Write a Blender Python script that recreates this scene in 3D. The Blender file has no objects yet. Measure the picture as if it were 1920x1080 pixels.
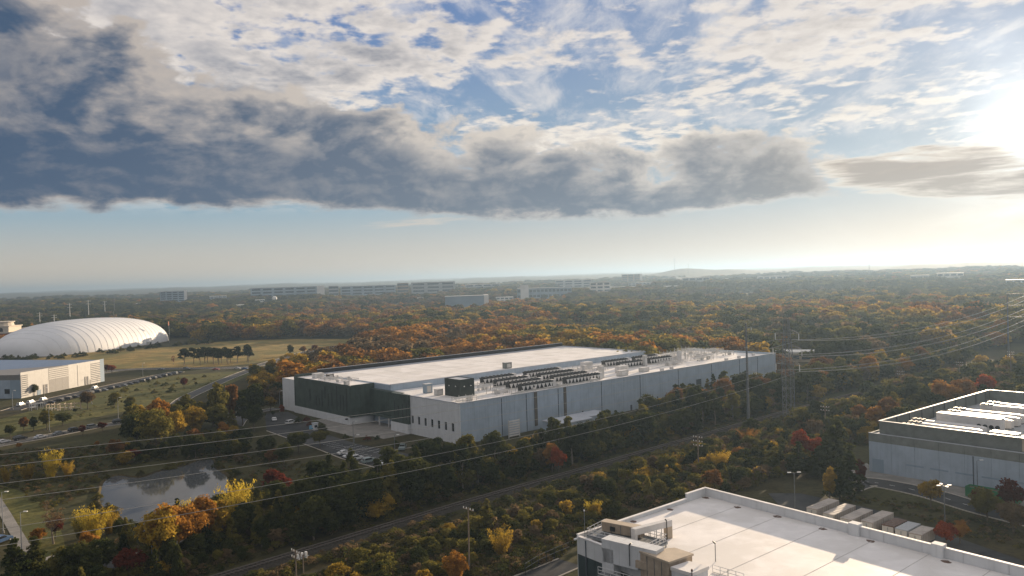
import bpy, bmesh, math, random
import numpy as np
from mathutils import Vector, Matrix

sc = bpy.context.scene
COL = sc.collection

# ------------------------------------------------------------------ camera
CAM_H = 55.0
FPX = 1493.0                                   # focal length in pixels of a 1920 wide frame
PITCH = math.radians(0.73)
ROLL = math.radians(-1.82)
cam = bpy.data.cameras.new("camera")
cam.sensor_width = 36.0
cam.lens = 36.0 * FPX / 1920.0
cam.clip_start = 1.0
cam.clip_end = 60000.0
cam_ob = bpy.data.objects.new("camera", cam)
COL.objects.link(cam_ob)
CM = Matrix.Rotation(math.pi / 2 - PITCH, 4, 'X') @ Matrix.Rotation(ROLL, 4, 'Z')
cam_ob.matrix_world = Matrix.Translation((0, 0, CAM_H)) @ CM
sc.camera = cam_ob
CM3 = CM.to_3x3()

# ------------------------------------------------------------------ render settings
sc.view_settings.view_transform = 'Standard'
sc.view_settings.look = 'None'
sc.view_settings.gamma = 1.0
EXPO = 1.1
sc.view_settings.exposure = EXPO
sc.render.engine = 'CYCLES'
cy = sc.cycles
cy.use_denoising = True
cy.max_bounces = 5
cy.diffuse_bounces = 2
cy.glossy_bounces = 2
cy.transmission_bounces = 3
cy.transparent_max_bounces = 8
cy.volume_bounces = 0
cy.caustics_reflective = False
cy.caustics_refractive = False
cy.sample_clamp_indirect = 4.0

# ------------------------------------------------------------------ node helpers
class S:
    """A socket that supports arithmetic, building Math nodes as it goes."""
    def __init__(s, nt, k): s.nt, s.k = nt, k
    def _m(s, op, *a, clamp=False):
        n = s.nt.nodes.new('ShaderNodeMath'); n.operation = op; n.use_clamp = clamp
        for i, q in enumerate(a):
            if isinstance(q, S): s.nt.links.new(q.k, n.inputs[i])
            else: n.inputs[i].default_value = q
        return S(s.nt, n.outputs[0])
    def __add__(s, o): return s._m('ADD', s, o)
    __radd__ = __add__
    def __mul__(s, o): return s._m('MULTIPLY', s, o)
    __rmul__ = __mul__
    def __sub__(s, o): return s._m('SUBTRACT', s, o)
    def __rsub__(s, o): return s._m('SUBTRACT', o, s)
    def __truediv__(s, o): return s._m('DIVIDE', s, o)
    def f(s, op, *a): return s._m(op, s, *a)
    def step(s, lo, hi, a=0.0, b=1.0):
        n = s.nt.nodes.new('ShaderNodeMapRange'); n.interpolation_type = 'SMOOTHSTEP'
        for i, q in enumerate((s, lo, hi, a, b)):
            if isinstance(q, S): s.nt.links.new(q.k, n.inputs[i])
            else: n.inputs[i].default_value = q
        return S(s.nt, n.outputs[0])

def nnoise(nt, vec, scale, detail=4, rough=.5, dist=0.0):
    n = nt.nodes.new('ShaderNodeTexNoise')
    n.inputs['Scale'].default_value = scale; n.inputs['Detail'].default_value = detail
    n.inputs['Roughness'].default_value = rough; n.inputs['Distortion'].default_value = dist
    if vec is not None: nt.links.new(vec.k, n.inputs['Vector'])
    return S(nt, n.outputs['Fac'])
def ncomb(nt, x, y, z):
    n = nt.nodes.new('ShaderNodeCombineXYZ')
    for i, q in enumerate((x, y, z)):
        if isinstance(q, S): nt.links.new(q.k, n.inputs[i])
        else: n.inputs[i].default_value = q
    return S(nt, n.outputs[0])
def nmix(nt, fac, a, b, mode='MIX'):
    n = nt.nodes.new('ShaderNodeMix'); n.data_type = 'RGBA'; n.blend_type = mode; n.clamp_factor = True
    for i, q in ((0, fac), (6, a), (7, b)):
        if isinstance(q, S): nt.links.new(q.k, n.inputs[i])
        elif i == 0: n.inputs[i].default_value = q
        else: n.inputs[i].default_value = (*q, 1)
    return S(nt, n.outputs[2])
def nvec(nt, op, a, b):
    n = nt.nodes.new('ShaderNodeVectorMath'); n.operation = op
    for i, q in ((0, a), (1, b)):
        if isinstance(q, S): nt.links.new(q.k, n.inputs[i])
        elif op == 'SCALE' and i == 1: n.inputs[3].default_value = q
        else: n.inputs[i].default_value = q
    return n
def lin(*c):
    """sRGB 0-255 to linear"""
    return tuple(((v / 255.0) / 12.92 if v <= 10 else (((v / 255.0) + .055) / 1.055) ** 2.4) for v in c)

# ------------------------------------------------------------------ sky and sun
SUN_AZ = math.radians(32.6)      # to the right of the view axis (+Y)
SUN_EL = math.radians(8.4)
SUN_DIR = Vector((math.sin(SUN_AZ) * math.cos(SUN_EL), math.cos(SUN_AZ) * math.cos(SUN_EL), math.sin(SUN_EL)))
BGS = 0.1
def make_world():
    w = bpy.data.worlds.new("World"); sc.world = w; w.use_nodes = True
    w.cycles.sampling_method = 'MANUAL'; w.cycles.sample_map_resolution = 512
    nt = w.node_tree; nt.nodes.clear()
    out = nt.nodes.new('ShaderNodeOutputWorld'); bg = nt.nodes.new('ShaderNodeBackground')
    bg.inputs[1].default_value = BGS
    nt.links.new(bg.outputs[0], out.inputs[0])
    sky = nt.nodes.new('ShaderNodeTexSky'); sky.sky_type = 'NISHITA'; sky.sun_disc = False
    sky.sun_elevation = SUN_EL; sky.sun_rotation = SUN_AZ
    sky.altitude = 100; sky.air_density = 1.0; sky.dust_density = 0.6; sky.ozone_density = 1.5
    K = 1.0 / (BGS * 2 ** EXPO)          # a display-linear cloud colour times K comes out as that colour
    tc = nt.nodes.new('ShaderNodeTexCoord')
    dv = S(nt, tc.outputs['Generated'])
    sp = nt.nodes.new('ShaderNodeSeparateXYZ'); nt.links.new(dv.k, sp.inputs[0])
    x, y, z = (S(nt, sp.outputs[i]) for i in range(3))
    el = z.f('ARCSINE') * 57.2958
    az = x._m('ARCTAN2', x, y) * 57.2958
    dn = nvec(nt, 'DOT_PRODUCT', dv, tuple(SUN_DIR))
    th = S(nt, dn.outputs['Value'])._m('MINIMUM', S(nt, dn.outputs['Value']), 1.0).f('ARCCOSINE') * 57.2958   # degrees from the sun
    near_sun = (th * th * -0.0022).f('EXPONENT')       # wide
    zz = z.f('MAXIMUM', 0.0) + 0.11
    px, py = x / zz, y / zz
    # --- clear sky: Nishita, softened towards the pale warm haze at the horizon
    skyc = S(nt, sky.outputs[0])
    blue = nmix(nt, el.step(3.0, 20.0), tuple(c * K for c in lin(136, 172, 192)), tuple(c * K for c in lin(66, 112, 176)))
    hor = nmix(nt, az.step(-40, 30), tuple(c * K for c in lin(224, 202, 176)), tuple(c * K for c in lin(214, 194, 178)))
    blue = nmix(nt, az.step(-30, 28, 0, .55), blue, tuple(c * K for c in lin(168, 178, 190)))
    grad = nmix(nt, el.step(-.8, 6.5), hor, blue)
    base = nmix(nt, 0.97, skyc, grad)
    # --- thin high wisps, drawn out across the view
    pw = ncomb(nt, px * .5 + py * .9, py * .4 - px * 1.9, 0.0)
    wis = nnoise(nt, pw, 2.6, 8, .62, .35)
    wm = wis.step(.42, .70) * el.step(5.0, 9.0) * az.step(-26, -4)
    low = nnoise(nt, ncomb(nt, az * .05, el * .75, 3.0), 1.4, 6, .6, .4)
    lowm = low.step(.60, .76) * el.step(1.2, 2.6) * el.step(5.5, 4.2) * .75
    # --- broken altocumulus, two looks along the ray towards the sun for self shading
    warp = nnoise(nt, ncomb(nt, px * .5, py * .5, 4.0), 1.0, 3, .5) - .5
    def field(ox, oy):
        v = ncomb(nt, px * 1.2 + ox + warp * .5, py * 1.0 + oy, 1.7)
        big_ = nnoise(nt, v, 1.25, 4, .5, 0)
        v2 = ncomb(nt, px * 1.5 + py * .25 + ox, py * 1.35 - px * .2 + oy + warp * .5, 6.3)
        cells = nnoise(nt, v2, 6.2, 6, .56, .1)
        return big_ * .56 + cells * .47
    f1 = field(0, 0); f2 = field(.05, .07)
    gap = ((az - 5.0) * (az - 5.0) * -.020 - (el - 11.5) * (el - 11.5) * .05).f('EXPONENT')
    gap2 = ((az - 19.) * (az - 19.) * -.030 - (el - 6.6) * (el - 6.6) * .16).f('EXPONENT')
    gap3 = ((az + 9.0) * (az + 9.0) * -.05 - (el - 12.5) * (el - 12.5) * .05).f('EXPONENT')
    cover = .500 + gap * .055 + gap2 * .14 + gap3 * .02 - el.step(13, 19) * .05 - az.step(-6, -28) * .07
    d1 = f1 - cover
    acm = d1.step(-.01, .085) * el.step(4.6, 7.0)
    shade = (f1 - f2) * 7.0
    thick = d1.step(.03, .24)
    big = nnoise(nt, ncomb(nt, px * .8, py * .75, 9.0), 1.3, 4, .5, .2)
    grey = thick * (.42 + big.step(.44, .66) * .6) - shade * .45
    lit = nmix(nt, el.step(8, 16), tuple(c * K for c in lin(246, 236, 224)), tuple(c * K for c in lin(232, 223, 215)))
    dk = nmix(nt, az.step(-30, 26), tuple(c * K for c in lin(112, 124, 144)), tuple(c * K for c in lin(150, 146, 146)))
    acol = nmix(nt, grey, lit, dk)
    # --- the long dark bank: lower edge level, upper edge falling to the right
    fc = nt.nodes.new('ShaderNodeFloatCurve')
    cv = fc.mapping.curves[0]
    pts = [(-90, 16), (-33, 18.2), (-24, 16.0), (-16, 13.4), (-10, 12.0), (-3, 11.4), (3, 10.4), (8, 8.9), (11, 7.9), (15, 7.9), (19, 7.6), (22, 6.0), (25.5, 4.0), (31, 3.6), (90, 3.0)]
    P2 = [((a + 90) / 180.0, e / 20.0) for a, e in pts]
    cv.points[0].location = P2[0]; cv.points[1].location = P2[-1]
    for q in P2[1:-1]: cv.points.new(*q)
    for p_ in cv.points: p_.handle_type = 'AUTO_CLAMPED'
    fc.mapping.update()
    t = (az + 90) / 180.0
    nt.links.new(t.k, fc.inputs['Value'])
    up = S(nt, fc.outputs[0]) * 20.0
    def bfield(ox, oy):
        return nnoise(nt, ncomb(nt, az * .085 + ox, el * .17 + oy, 5.0), 1.25, 8, .55, .2)
    bn = bfield(0, 0); bn2 = bfield(.07, .09)
    bf = nnoise(nt, ncomb(nt, az * .30, el * .55, 8.0), 1.0, 7, .6, .3)
    bf2 = nnoise(nt, ncomb(nt, az * .30 + .12, el * .55 + .16, 8.0), 1.0, 7, .6, .3)
    bl = nnoise(nt, ncomb(nt, az * .06, el * .22, 12.0), 2.4, 7, .6)
    lowe = 4.15 + az.step(-1, -14) * 1.0 + az.step(9, 22) * .3 + (bl - .5) * 2.6 + (bf - .5) * 1.1
    depth_u = (up - el) + (bn - .5) * 12.0 + (bf - .5) * 7.0
    depth_l = (el - lowe)
    bankm = depth_u.step(-.2, 1.0) * depth_l.step(-.1, .5)
    core = depth_u.step(.1, 2.8) * depth_l.step(-.05, .8)
    hollow = bn2.step(.58, .42) * el.step(8.0, 11.0) * az.step(-34, -22, .35, 1.0) * .9       # paler openings high in the bank
    bsh = (bn - bn2) * 2.6 + (bf - bf2) * 1.1
    core = core - hollow - bsh * .5 - (bf - .45) * .55
    bdark = nmix(nt, az.step(-34, 4), tuple(c * K for c in lin(66, 88, 116)), tuple(c * K for c in lin(102, 114, 132)))
    bdark = nmix(nt, az.step(8, 24), bdark, tuple(c * K for c in lin(134, 130, 130)))
    blit = nmix(nt, az.step(-30, 12), tuple(c * K for c in lin(190, 180, 172)), tuple(c * K for c in lin(226, 216, 204)))
    blit = nmix(nt, bf.step(.30, .62, .55, 0.0), blit, tuple(c * K for c in lin(142, 144, 152)))
    bcol = nmix(nt, core, blit, bdark)
    # --- compose
    c = nmix(nt, wm * .8, base, tuple(q * K for q in lin(226, 222, 220)))
    c = nmix(nt, lowm, c, tuple(q * K for q in lin(222, 206, 188)))
    c = nmix(nt, acm * .96, c, acol)
    c = nmix(nt, bankm, c, bcol)
    # lens clouds under the sun
    ls = nnoise(nt, ncomb(nt, az * .10, el * .95, 21.0), 1.0, 6, .55, .3)
    e1_ = (az - 27.) * (az - 27.) * .022 + (el - 6.4) * (el - 6.4) * .55
    e2_ = (az - 32.) * (az - 32.) * .011 + (el - 5.0) * (el - 5.0) * .75
    lw = ls * .9 - e1_._m('MINIMUM', e1_, e2_) * .30
    lm = lw.step(.22, .32)
    c = nmix(nt, lm * .92, c, nmix(nt, lw.step(.26, .40), tuple(q * K for q in lin(240, 228, 212)), tuple(q * K for q in lin(168, 154, 142))))
    # --- the sun behind thin cloud: aureole added to everything in front of it
    veil = 1.0 - (acm * thick)._m('MAXIMUM', acm * thick, lm) * .7
    st_ = nnoise(nt, ncomb(nt, az * .12, el * .30, 31.0), 1.2, 5, .6, .6) - .5
    thx = (th * th - (el - 8.4) * (el - 8.4) * .45).f('MAXIMUM', 0.0).f('SQRT')
    th2 = thx * (1.0 + st_ * 1.6)
    core_g = ((th2 * th2 * -.10).f('EXPONENT') * .38 * veil + (th2 * -.20).f('EXPONENT') * .30) * veil + near_sun * .015
    gl = nvec(nt, 'SCALE', ncomb(nt, 1.0 * K, .965 * K, .91 * K), 0.0)
    nt.links.new(core_g.k, gl.inputs[3])
    fin = nmix(nt, 1.0, c, S(nt, gl.outputs[0]), 'ADD')
    nt.links.new(fin.k, bg.inputs[0])
make_world()
sun = bpy.data.lights.new("sun", 'SUN'); sun.energy = 5.0; sun.angle = math.radians(0.6); sun.color = (1.0, .78, .54)
sun_ob = bpy.data.objects.new("sun", sun); COL.objects.link(sun_ob)
sun_ob.rotation_euler = SUN_DIR.to_track_quat('Z', 'Y').to_euler()

# ------------------------------------------------------------------ geometry helpers
def ray(px, py):
    return CM3 @ Vector(((px - 960) / FPX, -(py - 540) / FPX, -1.0))
def G(px, py, z=0.0):
    """world point on the level z that the photograph shows at a pixel of the 1920 frame"""
    d = ray(px, py); t = (z - CAM_H) / d.z
    return Vector((d.x * t, d.y * t, z))
def GL(pts, z=0.0): return [G(x, y, z) for x, y in pts]

class MB:
    def __init__(s): s.v, s.f = [], []
    def add(s, vs, fs):
        n = len(s.v); s.v += [tuple(q) for q in vs]; s.f += [tuple(i + n for i in f) for f in fs]; return s
    def box(s, x0, x1, y0, y1, z0, z1):
        return s.add([(x0,y0,z0),(x1,y0,z0),(x1,y1,z0),(x0,y1,z0),(x0,y0,z1),(x1,y0,z1),(x1,y1,z1),(x0,y1,z1)],
                     [(3,2,1,0),(4,5,6,7),(0,1,5,4),(1,2,6,5),(2,3,7,6),(3,0,4,7)])
    def prism(s, poly, z0, z1):
        a = sum(poly[i][0]*poly[(i+1)%len(poly)][1]-poly[(i+1)%len(poly)][0]*poly[i][1] for i in range(len(poly)))
        if a < 0: poly = poly[::-1]
        n = len(poly)
        return s.add([(p[0],p[1],z0) for p in poly]+[(p[0],p[1],z1) for p in poly],
                     [tuple(range(n-1,-1,-1)), tuple(range(n,2*n))]+[(i,(i+1)%n,n+(i+1)%n,n+i) for i in range(n)])
    def sheet(s, poly, z):
        a = sum(poly[i][0]*poly[(i+1)%len(poly)][1]-poly[(i+1)%len(poly)][0]*poly[i][1] for i in range(len(poly)))
        if a < 0: poly = poly[::-1]
        return s.add([(p[0],p[1],z) for p in poly], [tuple(range(len(poly)))])
    def tube(s, p, q, r0, r1=None, n=6, caps=True):
        r1 = r0 if r1 is None else r1
        p, q = Vector(p), Vector(q); d = (q-p)
        if d.length < 1e-6: return s
        d.normalize(); u = d.orthogonal().normalized(); w = d.cross(u)
        vs = []
        for c, r in ((p, r0), (q, r1)):
            for i in range(n):
                a = 2*math.pi*i/n; vs.append(c+u*(r*math.cos(a))+w*(r*math.sin(a)))
        fs = [(i,(i+1)%n,n+(i+1)%n,n+i) for i in range(n)]
        if caps: fs += [tuple(range(n-1,-1,-1)), tuple(range(n,2*n))]
        return s.add(vs, fs)
    def bar(s, p, q, w, h):
        """box beam from p to q, w wide and h high"""
        p, q = Vector(p), Vector(q); d = (q-p).normalized()
        up = Vector((0,0,1)) if abs(d.z) < .95 else Vector((1,0,0))
        u = d.cross(up).normalized()*(w/2); v = u.cross(d).normalized()*(h/2)
        vs = [p-u-v,p+u-v,p+u+v,p-u+v,q-u-v,q+u-v,q+u+v,q-u+v]
        return s.add(vs, [(0,1,2,3),(7,6,5,4),(0,4,5,1),(1,5,6,2),(2,6,7,3),(3,7,4,0)])
    def ribbon(s, pts, w, z, z1=None):
        pts = [Vector((p[0],p[1],0)) for p in pts]; L, R = [], []
        for i, p in enumerate(pts):
            a = pts[max(0,i-1)]; b = pts[min(len(pts)-1,i+1)]; t = (b-a).normalized(); n = Vector((-t.y,t.x,0))
            L.append(p+n*(w/2)); R.append(p-n*(w/2))
        n = len(pts)
        if z1 is None:
            return s.add([(p.x,p.y,z) for p in R]+[(p.x,p.y,z) for p in L], [(i,i+1,n+i+1,n+i) for i in range(n-1)])
        for i in range(n-1): s.prism([R[i],R[i+1],L[i+1],L[i]], z, z1)
        return s
    def mesh(s, name, m=None, smooth=False):
        me = bpy.data.meshes.new(name); me.from_pydata(s.v, [], s.f)
        if m is not None: me.materials.append(m)
        if smooth: me.polygons.foreach_set('use_smooth', [True]*len(me.polygons))
        me.update(); return me
    def build(s, name, m, parent=None, smooth=False, label=None):
        o = bpy.data.objects.new(name, s.mesh(name, m, smooth)); COL.objects.link(o)
        if parent is not None: o.parent = parent
        if label: o['label'] = label
        return o

def tag(o, label, cat=None, group=None, kind=None):
    o['label'] = label
    if cat: o['category'] = cat
    if group: o['group'] = group
    if kind: o['kind'] = kind
    return o
def thing(name, label, cat, loc=(0,0,0), rotz=0.0, group=None):
    o = bpy.data.objects.new(name, None); COL.objects.link(o); o.empty_display_size = .5
    o.location = loc; o.rotation_euler = (0,0,rotz)
    return tag(o, label, cat, group)
def struct(name, mb, m, label=None):
    o = mb.build(name, m); o['kind'] = 'structure'
    if label: o['label'] = label
    return o
def link(name, me, parent, mats=None, loc=None, rot=None):
    o = bpy.data.objects.new(name, me); COL.objects.link(o); o.parent = parent
    if loc is not None: o.location = loc
    if rot is not None: o.rotation_euler = rot
    if mats is not None:
        o.material_slots[0].link = 'OBJECT'; o.material_slots[0].material = mats
    return o

def smooth_path(pts, n=8):
    """Catmull-Rom through points"""
    P = [Vector((p[0],p[1],0)) for p in pts]; out = []
    for i in range(len(P)-1):
        p0, p1, p2, p3 = P[max(0,i-1)], P[i], P[i+1], P[min(len(P)-1,i+2)]
        for k in range(n):
            t = k/n
            out.append(.5*((2*p1)+(p2-p0)*t+(2*p0-5*p1+4*p2-p3)*t*t+(3*p1-p0-3*p2+p3)*t**3))
    return out+[P[-1]]
def smooth_loop(pts, n=6):
    P = [Vector((p[0],p[1],0)) for p in pts]; out = []; m = len(P)
    for i in range(m):
        p0, p1, p2, p3 = P[i-1], P[i], P[(i+1)%m], P[(i+2)%m]
        for k in range(n):
            t = k/n
            out.append(.5*((2*p1)+(p2-p0)*t+(2*p0-5*p1+4*p2-p3)*t*t+(3*p1-p0-3*p2+p3)*t**3))
    return out
def inpoly(x, y, P):
    c = False; j = len(P)-1
    for i in range(len(P)):
        xi, yi, xj, yj = P[i][0], P[i][1], P[j][0], P[j][1]
        if (yi > y) != (yj > y) and x < (xj-xi)*(y-yi)/(yj-yi)+xi: c = not c
        j = i
    return c
def inpoly_np(x, y, P):
    c = np.zeros(len(x), bool); j = len(P)-1
    for i in range(len(P)):
        xi, yi, xj, yj = P[i][0], P[i][1], P[j][0], P[j][1]
        if yi != yj: c ^= ((yi > y) != (yj > y)) & (x < (xj-xi)*(y-yi)/(yj-yi)+xi)
        j = i
    return c

# ------------------------------------------------------------------ materials
def mat(name, col, rough=.8, var=.18, vs=.6, spec=.25, metal=0.0, bump=0.0, streak=0.0, col2=None, vs2=None, fine=False):
    m = bpy.data.materials.new(name); m.use_nodes = True; nt = m.node_tree
    bs = nt.nodes['Principled BSDF']
    bs.inputs['Roughness'].default_value = rough; bs.inputs['Metallic'].default_value = metal
    bs.inputs['Specular IOR Level'].default_value = spec
    geo = nt.nodes.new('ShaderNodeNewGeometry'); pos = S(nt, geo.outputs['Position'])
    n1 = nnoise(nt, pos, vs, 5, .6)
    c = nmix(nt, n1.step(.25, .75), tuple(q*(1-var) for q in col), tuple(min(1, q*(1+var)) for q in col))
    if col2 is not None:
        n2 = nnoise(nt, pos, vs2 or vs*.2, 5, .6, .3)
        c = nmix(nt, n2.step(.42, .60), c, col2)
    if fine:
        nf = nnoise(nt, pos, .9, 5, .65); c = nmix(nt, nf.step(.34, .62, .6, 0.0), c, tuple(q*.35 for q in col))
    if streak:
        mp = nt.nodes.new('ShaderNodeMapping'); mp.inputs['Scale'].default_value = (1.2, 1.2, .06)
        nt.links.new(pos.k, mp.inputs[0])
        n3 = nnoise(nt, S(nt, mp.outputs[0]), 1.0, 5, .6)
        c = nmix(nt, n3.step(.45, .8)*streak, c, tuple(q*.45 for q in col))
    nt.links.new(c.k, bs.inputs['Base Color'])
    if bump:
        b = nt.nodes.new('ShaderNodeBump'); b.inputs['Strength'].default_value = bump; b.inputs['Distance'].default_value = .3
        nb = nnoise(nt, pos, vs*3, 4, .6); nt.links.new(nb.k, b.inputs['Height']); nt.links.new(b.outputs[0], bs.inputs['Normal'])
    return m
def leafmat(name, c1, c2, trans=.45):
    m = bpy.data.materials.new(name); m.use_nodes = True; nt = m.node_tree; nt.nodes.clear()
    out = nt.nodes.new('ShaderNodeOutputMaterial')
    geo = nt.nodes.new('ShaderNodeNewGeometry'); oi = nt.nodes.new('ShaderNodeObjectInfo')
    n = nnoise(nt, S(nt, geo.outputs['Position']), .45, 3, .6)
    rnd = S(nt, oi.outputs['Random'])
    fac = (n.step(.3, .7)*.6 + rnd*.55)
    c = nmix(nt, fac, c1, c2)
    d = nt.nodes.new('ShaderNodeBsdfDiffuse'); t = nt.nodes.new('ShaderNodeBsdfTranslucent'); mx = nt.nodes.new('ShaderNodeMixShader')
    nt.links.new(c.k, d.inputs[0]); nt.links.new(c.k, t.inputs[0]); mx.inputs[0].default_value = trans
    nt.links.new(d.outputs[0], mx.inputs[1]); nt.links.new(t.outputs[0], mx.inputs[2]); nt.links.new(mx.outputs[0], out.inputs[0])
    return m
M = {}
M['ground'] = mat('rough_grass_ground', (.075,.065,.03), .95, .45, .12, .1, bump=.4, col2=(.05,.055,.022), vs2=.02)
M['lawn'] = mat('dry_lawn', (.30,.21,.065), .95, .45, .09, .1, bump=.3, col2=(.16,.145,.045), vs2=.03, fine=True)
M['green_lawn'] = mat('green_lawn', (.13,.12,.035), .95, .4, .25, .1, bump=.3, col2=(.085,.09,.03), vs2=.06, fine=True)
M['brush_floor'] = mat('brush_floor', (.05,.04,.02), .95, .5, .3, .1, bump=.5, col2=(.10,.075,.03), vs2=.09, fine=True)
M['asphalt'] = mat('asphalt', (.045,.047,.05), .95, .25, .5, .08, col2=(.07,.07,.07), vs2=.08)
M['road'] = mat('worn_road', (.095,.093,.09), .95, .2, .4, .08, col2=(.10,.10,.10), vs2=.06)
M['concrete'] = mat('concrete_paving', (.24,.225,.205), .85, .15, .5, .3, col2=(.19,.18,.165), vs2=.2)
M['kerb'] = mat('kerb_concrete', (.42,.38,.33), .85, .15, .5)
M['paint'] = mat('road_paint', (.7,.7,.68), .7, .1, 2.0)
M['ballast'] = mat('ballast', (.05,.044,.037), .95, .35, 2.0, .1, bump=.5)
M['dirt'] = mat('dirt_track', (.085,.07,.04), .95, .3, .4, .1, bump=.3)
M['steel'] = mat('rail_steel', (.16,.14,.125), .75, .2, 1.0, .3, .3)
M['galv'] = mat('galvanised_steel', (.30,.32,.34), .5, .12, 1.5, .5, .5)
M['darksteel'] = mat('weathered_steel', (.17,.18,.19), .6, .2, 1.0, .4, .5)
M['sleeper'] = mat('timber_sleeper', (.07,.055,.045), .9, .3, 3)
M['wood'] = mat('pole_timber', (.20,.155,.115), .85, .25, 3)
M['porcelain'] = mat('insulator_porcelain', (.75,.74,.72), .25, .05, 5, .6)
M['wire'] = mat('aluminium_conductor', (.42,.40,.36), .4, .05, 1, .5, .7)
M['thinwire'] = mat('dark_wire', (.05,.05,.05), .8, .05, 1, .1)
M['panel'] = mat('precast_panel', (.36,.43,.505), .8, .10, .25, .25, streak=.35)
M['panel_white'] = mat('white_panel', (.62,.63,.64), .75, .06, .4, .25, streak=.25)
M['membrane'] = mat('white_roof_membrane', (.80,.77,.75), .65, .07, .35, .3, col2=(.70,.67,.64), vs2=.11)
M['membrane2'] = mat('grey_roof_edge', (.40,.42,.46), .7, .08, .3)
M['greenscreen'] = mat('dark_green_cladding', (.042,.062,.052), .55, .3, .3, .4, streak=.3)
M['cube'] = mat('dark_cube_cladding', (.020,.028,.024), .5, .2, .4, .4)
M['railing'] = mat('railing_steel', (.60,.60,.60), .5, .06, 2, .4)
M['teal'] = mat('dark_teal_cladding', (.035,.055,.062), .55, .2, .4, .4)
M['black'] = mat('black_steel', (.015,.017,.02), .5, .3, 1, .4)
M['pilaster'] = mat('brown_pilaster', (.12,.105,.09), .8, .1, .5)
M['joint'] = mat('joint_sealant', (.10,.115,.14), .8, .1, .5)
M['equip'] = mat('equipment_grey', (.50,.49,.47), .55, .12, .6, .4)
M['equip_white'] = mat('equipment_white', (.60,.585,.57), .5, .08, .6, .4)
M['tan'] = mat('tan_duct', (.36,.29,.22), .8, .2, .8, .3, streak=.4)
M['tanroof'] = mat('tan_screen', (.46,.38,.29), .75, .12, .6, .3)
M['louvre'] = mat('grey_green_louvre', (.17,.185,.175), .6, .15, .5, .35)
M['bluewall'] = mat('blue_grey_wall', (.34,.405,.48), .8, .10, .3, .25, streak=.3)
M['glass'] = mat('dark_glass', (.02,.025,.03), .08, .1, .5, .6)
M['brick'] = mat('red_brick', (.30,.11,.06), .85, .15, 1.0)
M['cream'] = mat('cream_stone', (.52,.46,.38), .8, .1, .6)
M['dome'] = mat('dome_fabric', (.70,.70,.71), .6, .06, .06, .35)
M['metalsheet'] = mat('pale_metal_siding', (.46,.445,.42), .5, .06, .5, .4)
M['metalgrey'] = mat('grey_metal_siding', (.19,.18,.17), .5, .08, .5, .4)
M['metaldark'] = mat('dark_siding_groove', (.10,.10,.11), .6, .1, .5)
M['blueroof'] = mat('blue_metal_roof', (.13,.19,.30), .5, .1, .4, .4)
M['far_blue'] = mat('far_facade_blue', (.25,.32,.39), .7, .1, .05)
M['far_grey'] = mat('far_facade_grey', (.34,.36,.38), .7, .1, .05)
M['far_white'] = mat('far_facade_white', (.74,.71,.67), .7, .1, .05)
M['far_brown'] = mat('far_facade_brown', (.26,.20,.16), .7, .1, .05)
M['far_glass'] = mat('far_glass', (.05,.07,.09), .2, .1, .05, .5)
M['bark'] = mat('bark', (.10,.08,.06), .9, .3, 2)
M['palebark'] = mat('pale_bark', (.23,.19,.15), .9, .3, 2)
M['rubber'] = mat('tyre_rubber', (.02,.02,.02), .8, .1, 3)
M['lamp_head'] = mat('lamp_head_white', (.75,.74,.72), .4, .05, 3)
M['carglass'] = mat('car_glass', (.015,.018,.022), .05, .1, 2, .7)
M['headlamp'] = mat('headlamp_lens', (.8,.8,.8), .15, .02, 3, .7)
M['green_bin'] = mat('green_painted_steel', (.03,.16,.07), .5, .15, 1)
M['trailer'] = mat('weathered_trailer', (.40,.35,.31), .6, .15, .6, .3, col2=(.30,.26,.23), vs2=.3)
M['roofline'] = mat('roof_seam', (.50,.48,.46), .7, .1, 1)
M['stain'] = mat('rusty_stain', (.14,.09,.07), .9, .3, 2)
for k, c in dict(white=(.58,.58,.58), silver=(.45,.46,.48), black=(.02,.02,.022), grey=(.14,.15,.16), blue=(.05,.10,.20), red=(.25,.03,.025), tealblue=(.08,.25,.38), sage=(.22,.27,.27)).items():
    M['car_'+k] = mat('car_paint_'+k, c, .25, .03, 1, .6)
LEAF = dict(
    green=leafmat('leaves_dark_green', (.026,.040,.014), (.085,.086,.026)),
    cedar=leafmat('leaves_cedar', (.018,.029,.013), (.052,.058,.020), .3),
    olive=leafmat('leaves_olive', (.07,.074,.02), (.20,.17,.04), .5),
    gold=leafmat('leaves_gold', (.19,.13,.022), (.42,.28,.04), .5),
    yellow=leafmat('leaves_yellow', (.34,.255,.03), (.56,.42,.055), .45),
    orange=leafmat('leaves_orange', (.22,.105,.022), (.44,.22,.045), .5),
    russet=leafmat('leaves_russet', (.12,.062,.024), (.26,.13,.045), .5),
    brown=leafmat('leaves_brown', (.11,.078,.042), (.22,.155,.085), .5),
    red=leafmat('leaves_red', (.17,.030,.016), (.36,.085,.03), .4),
    darkred=leafmat('leaves_dark_red', (.07,.018,.012), (.15,.035,.02)),
    brush=leafmat('leaves_brush', (.045,.047,.018), (.13,.11,.038)))

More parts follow.
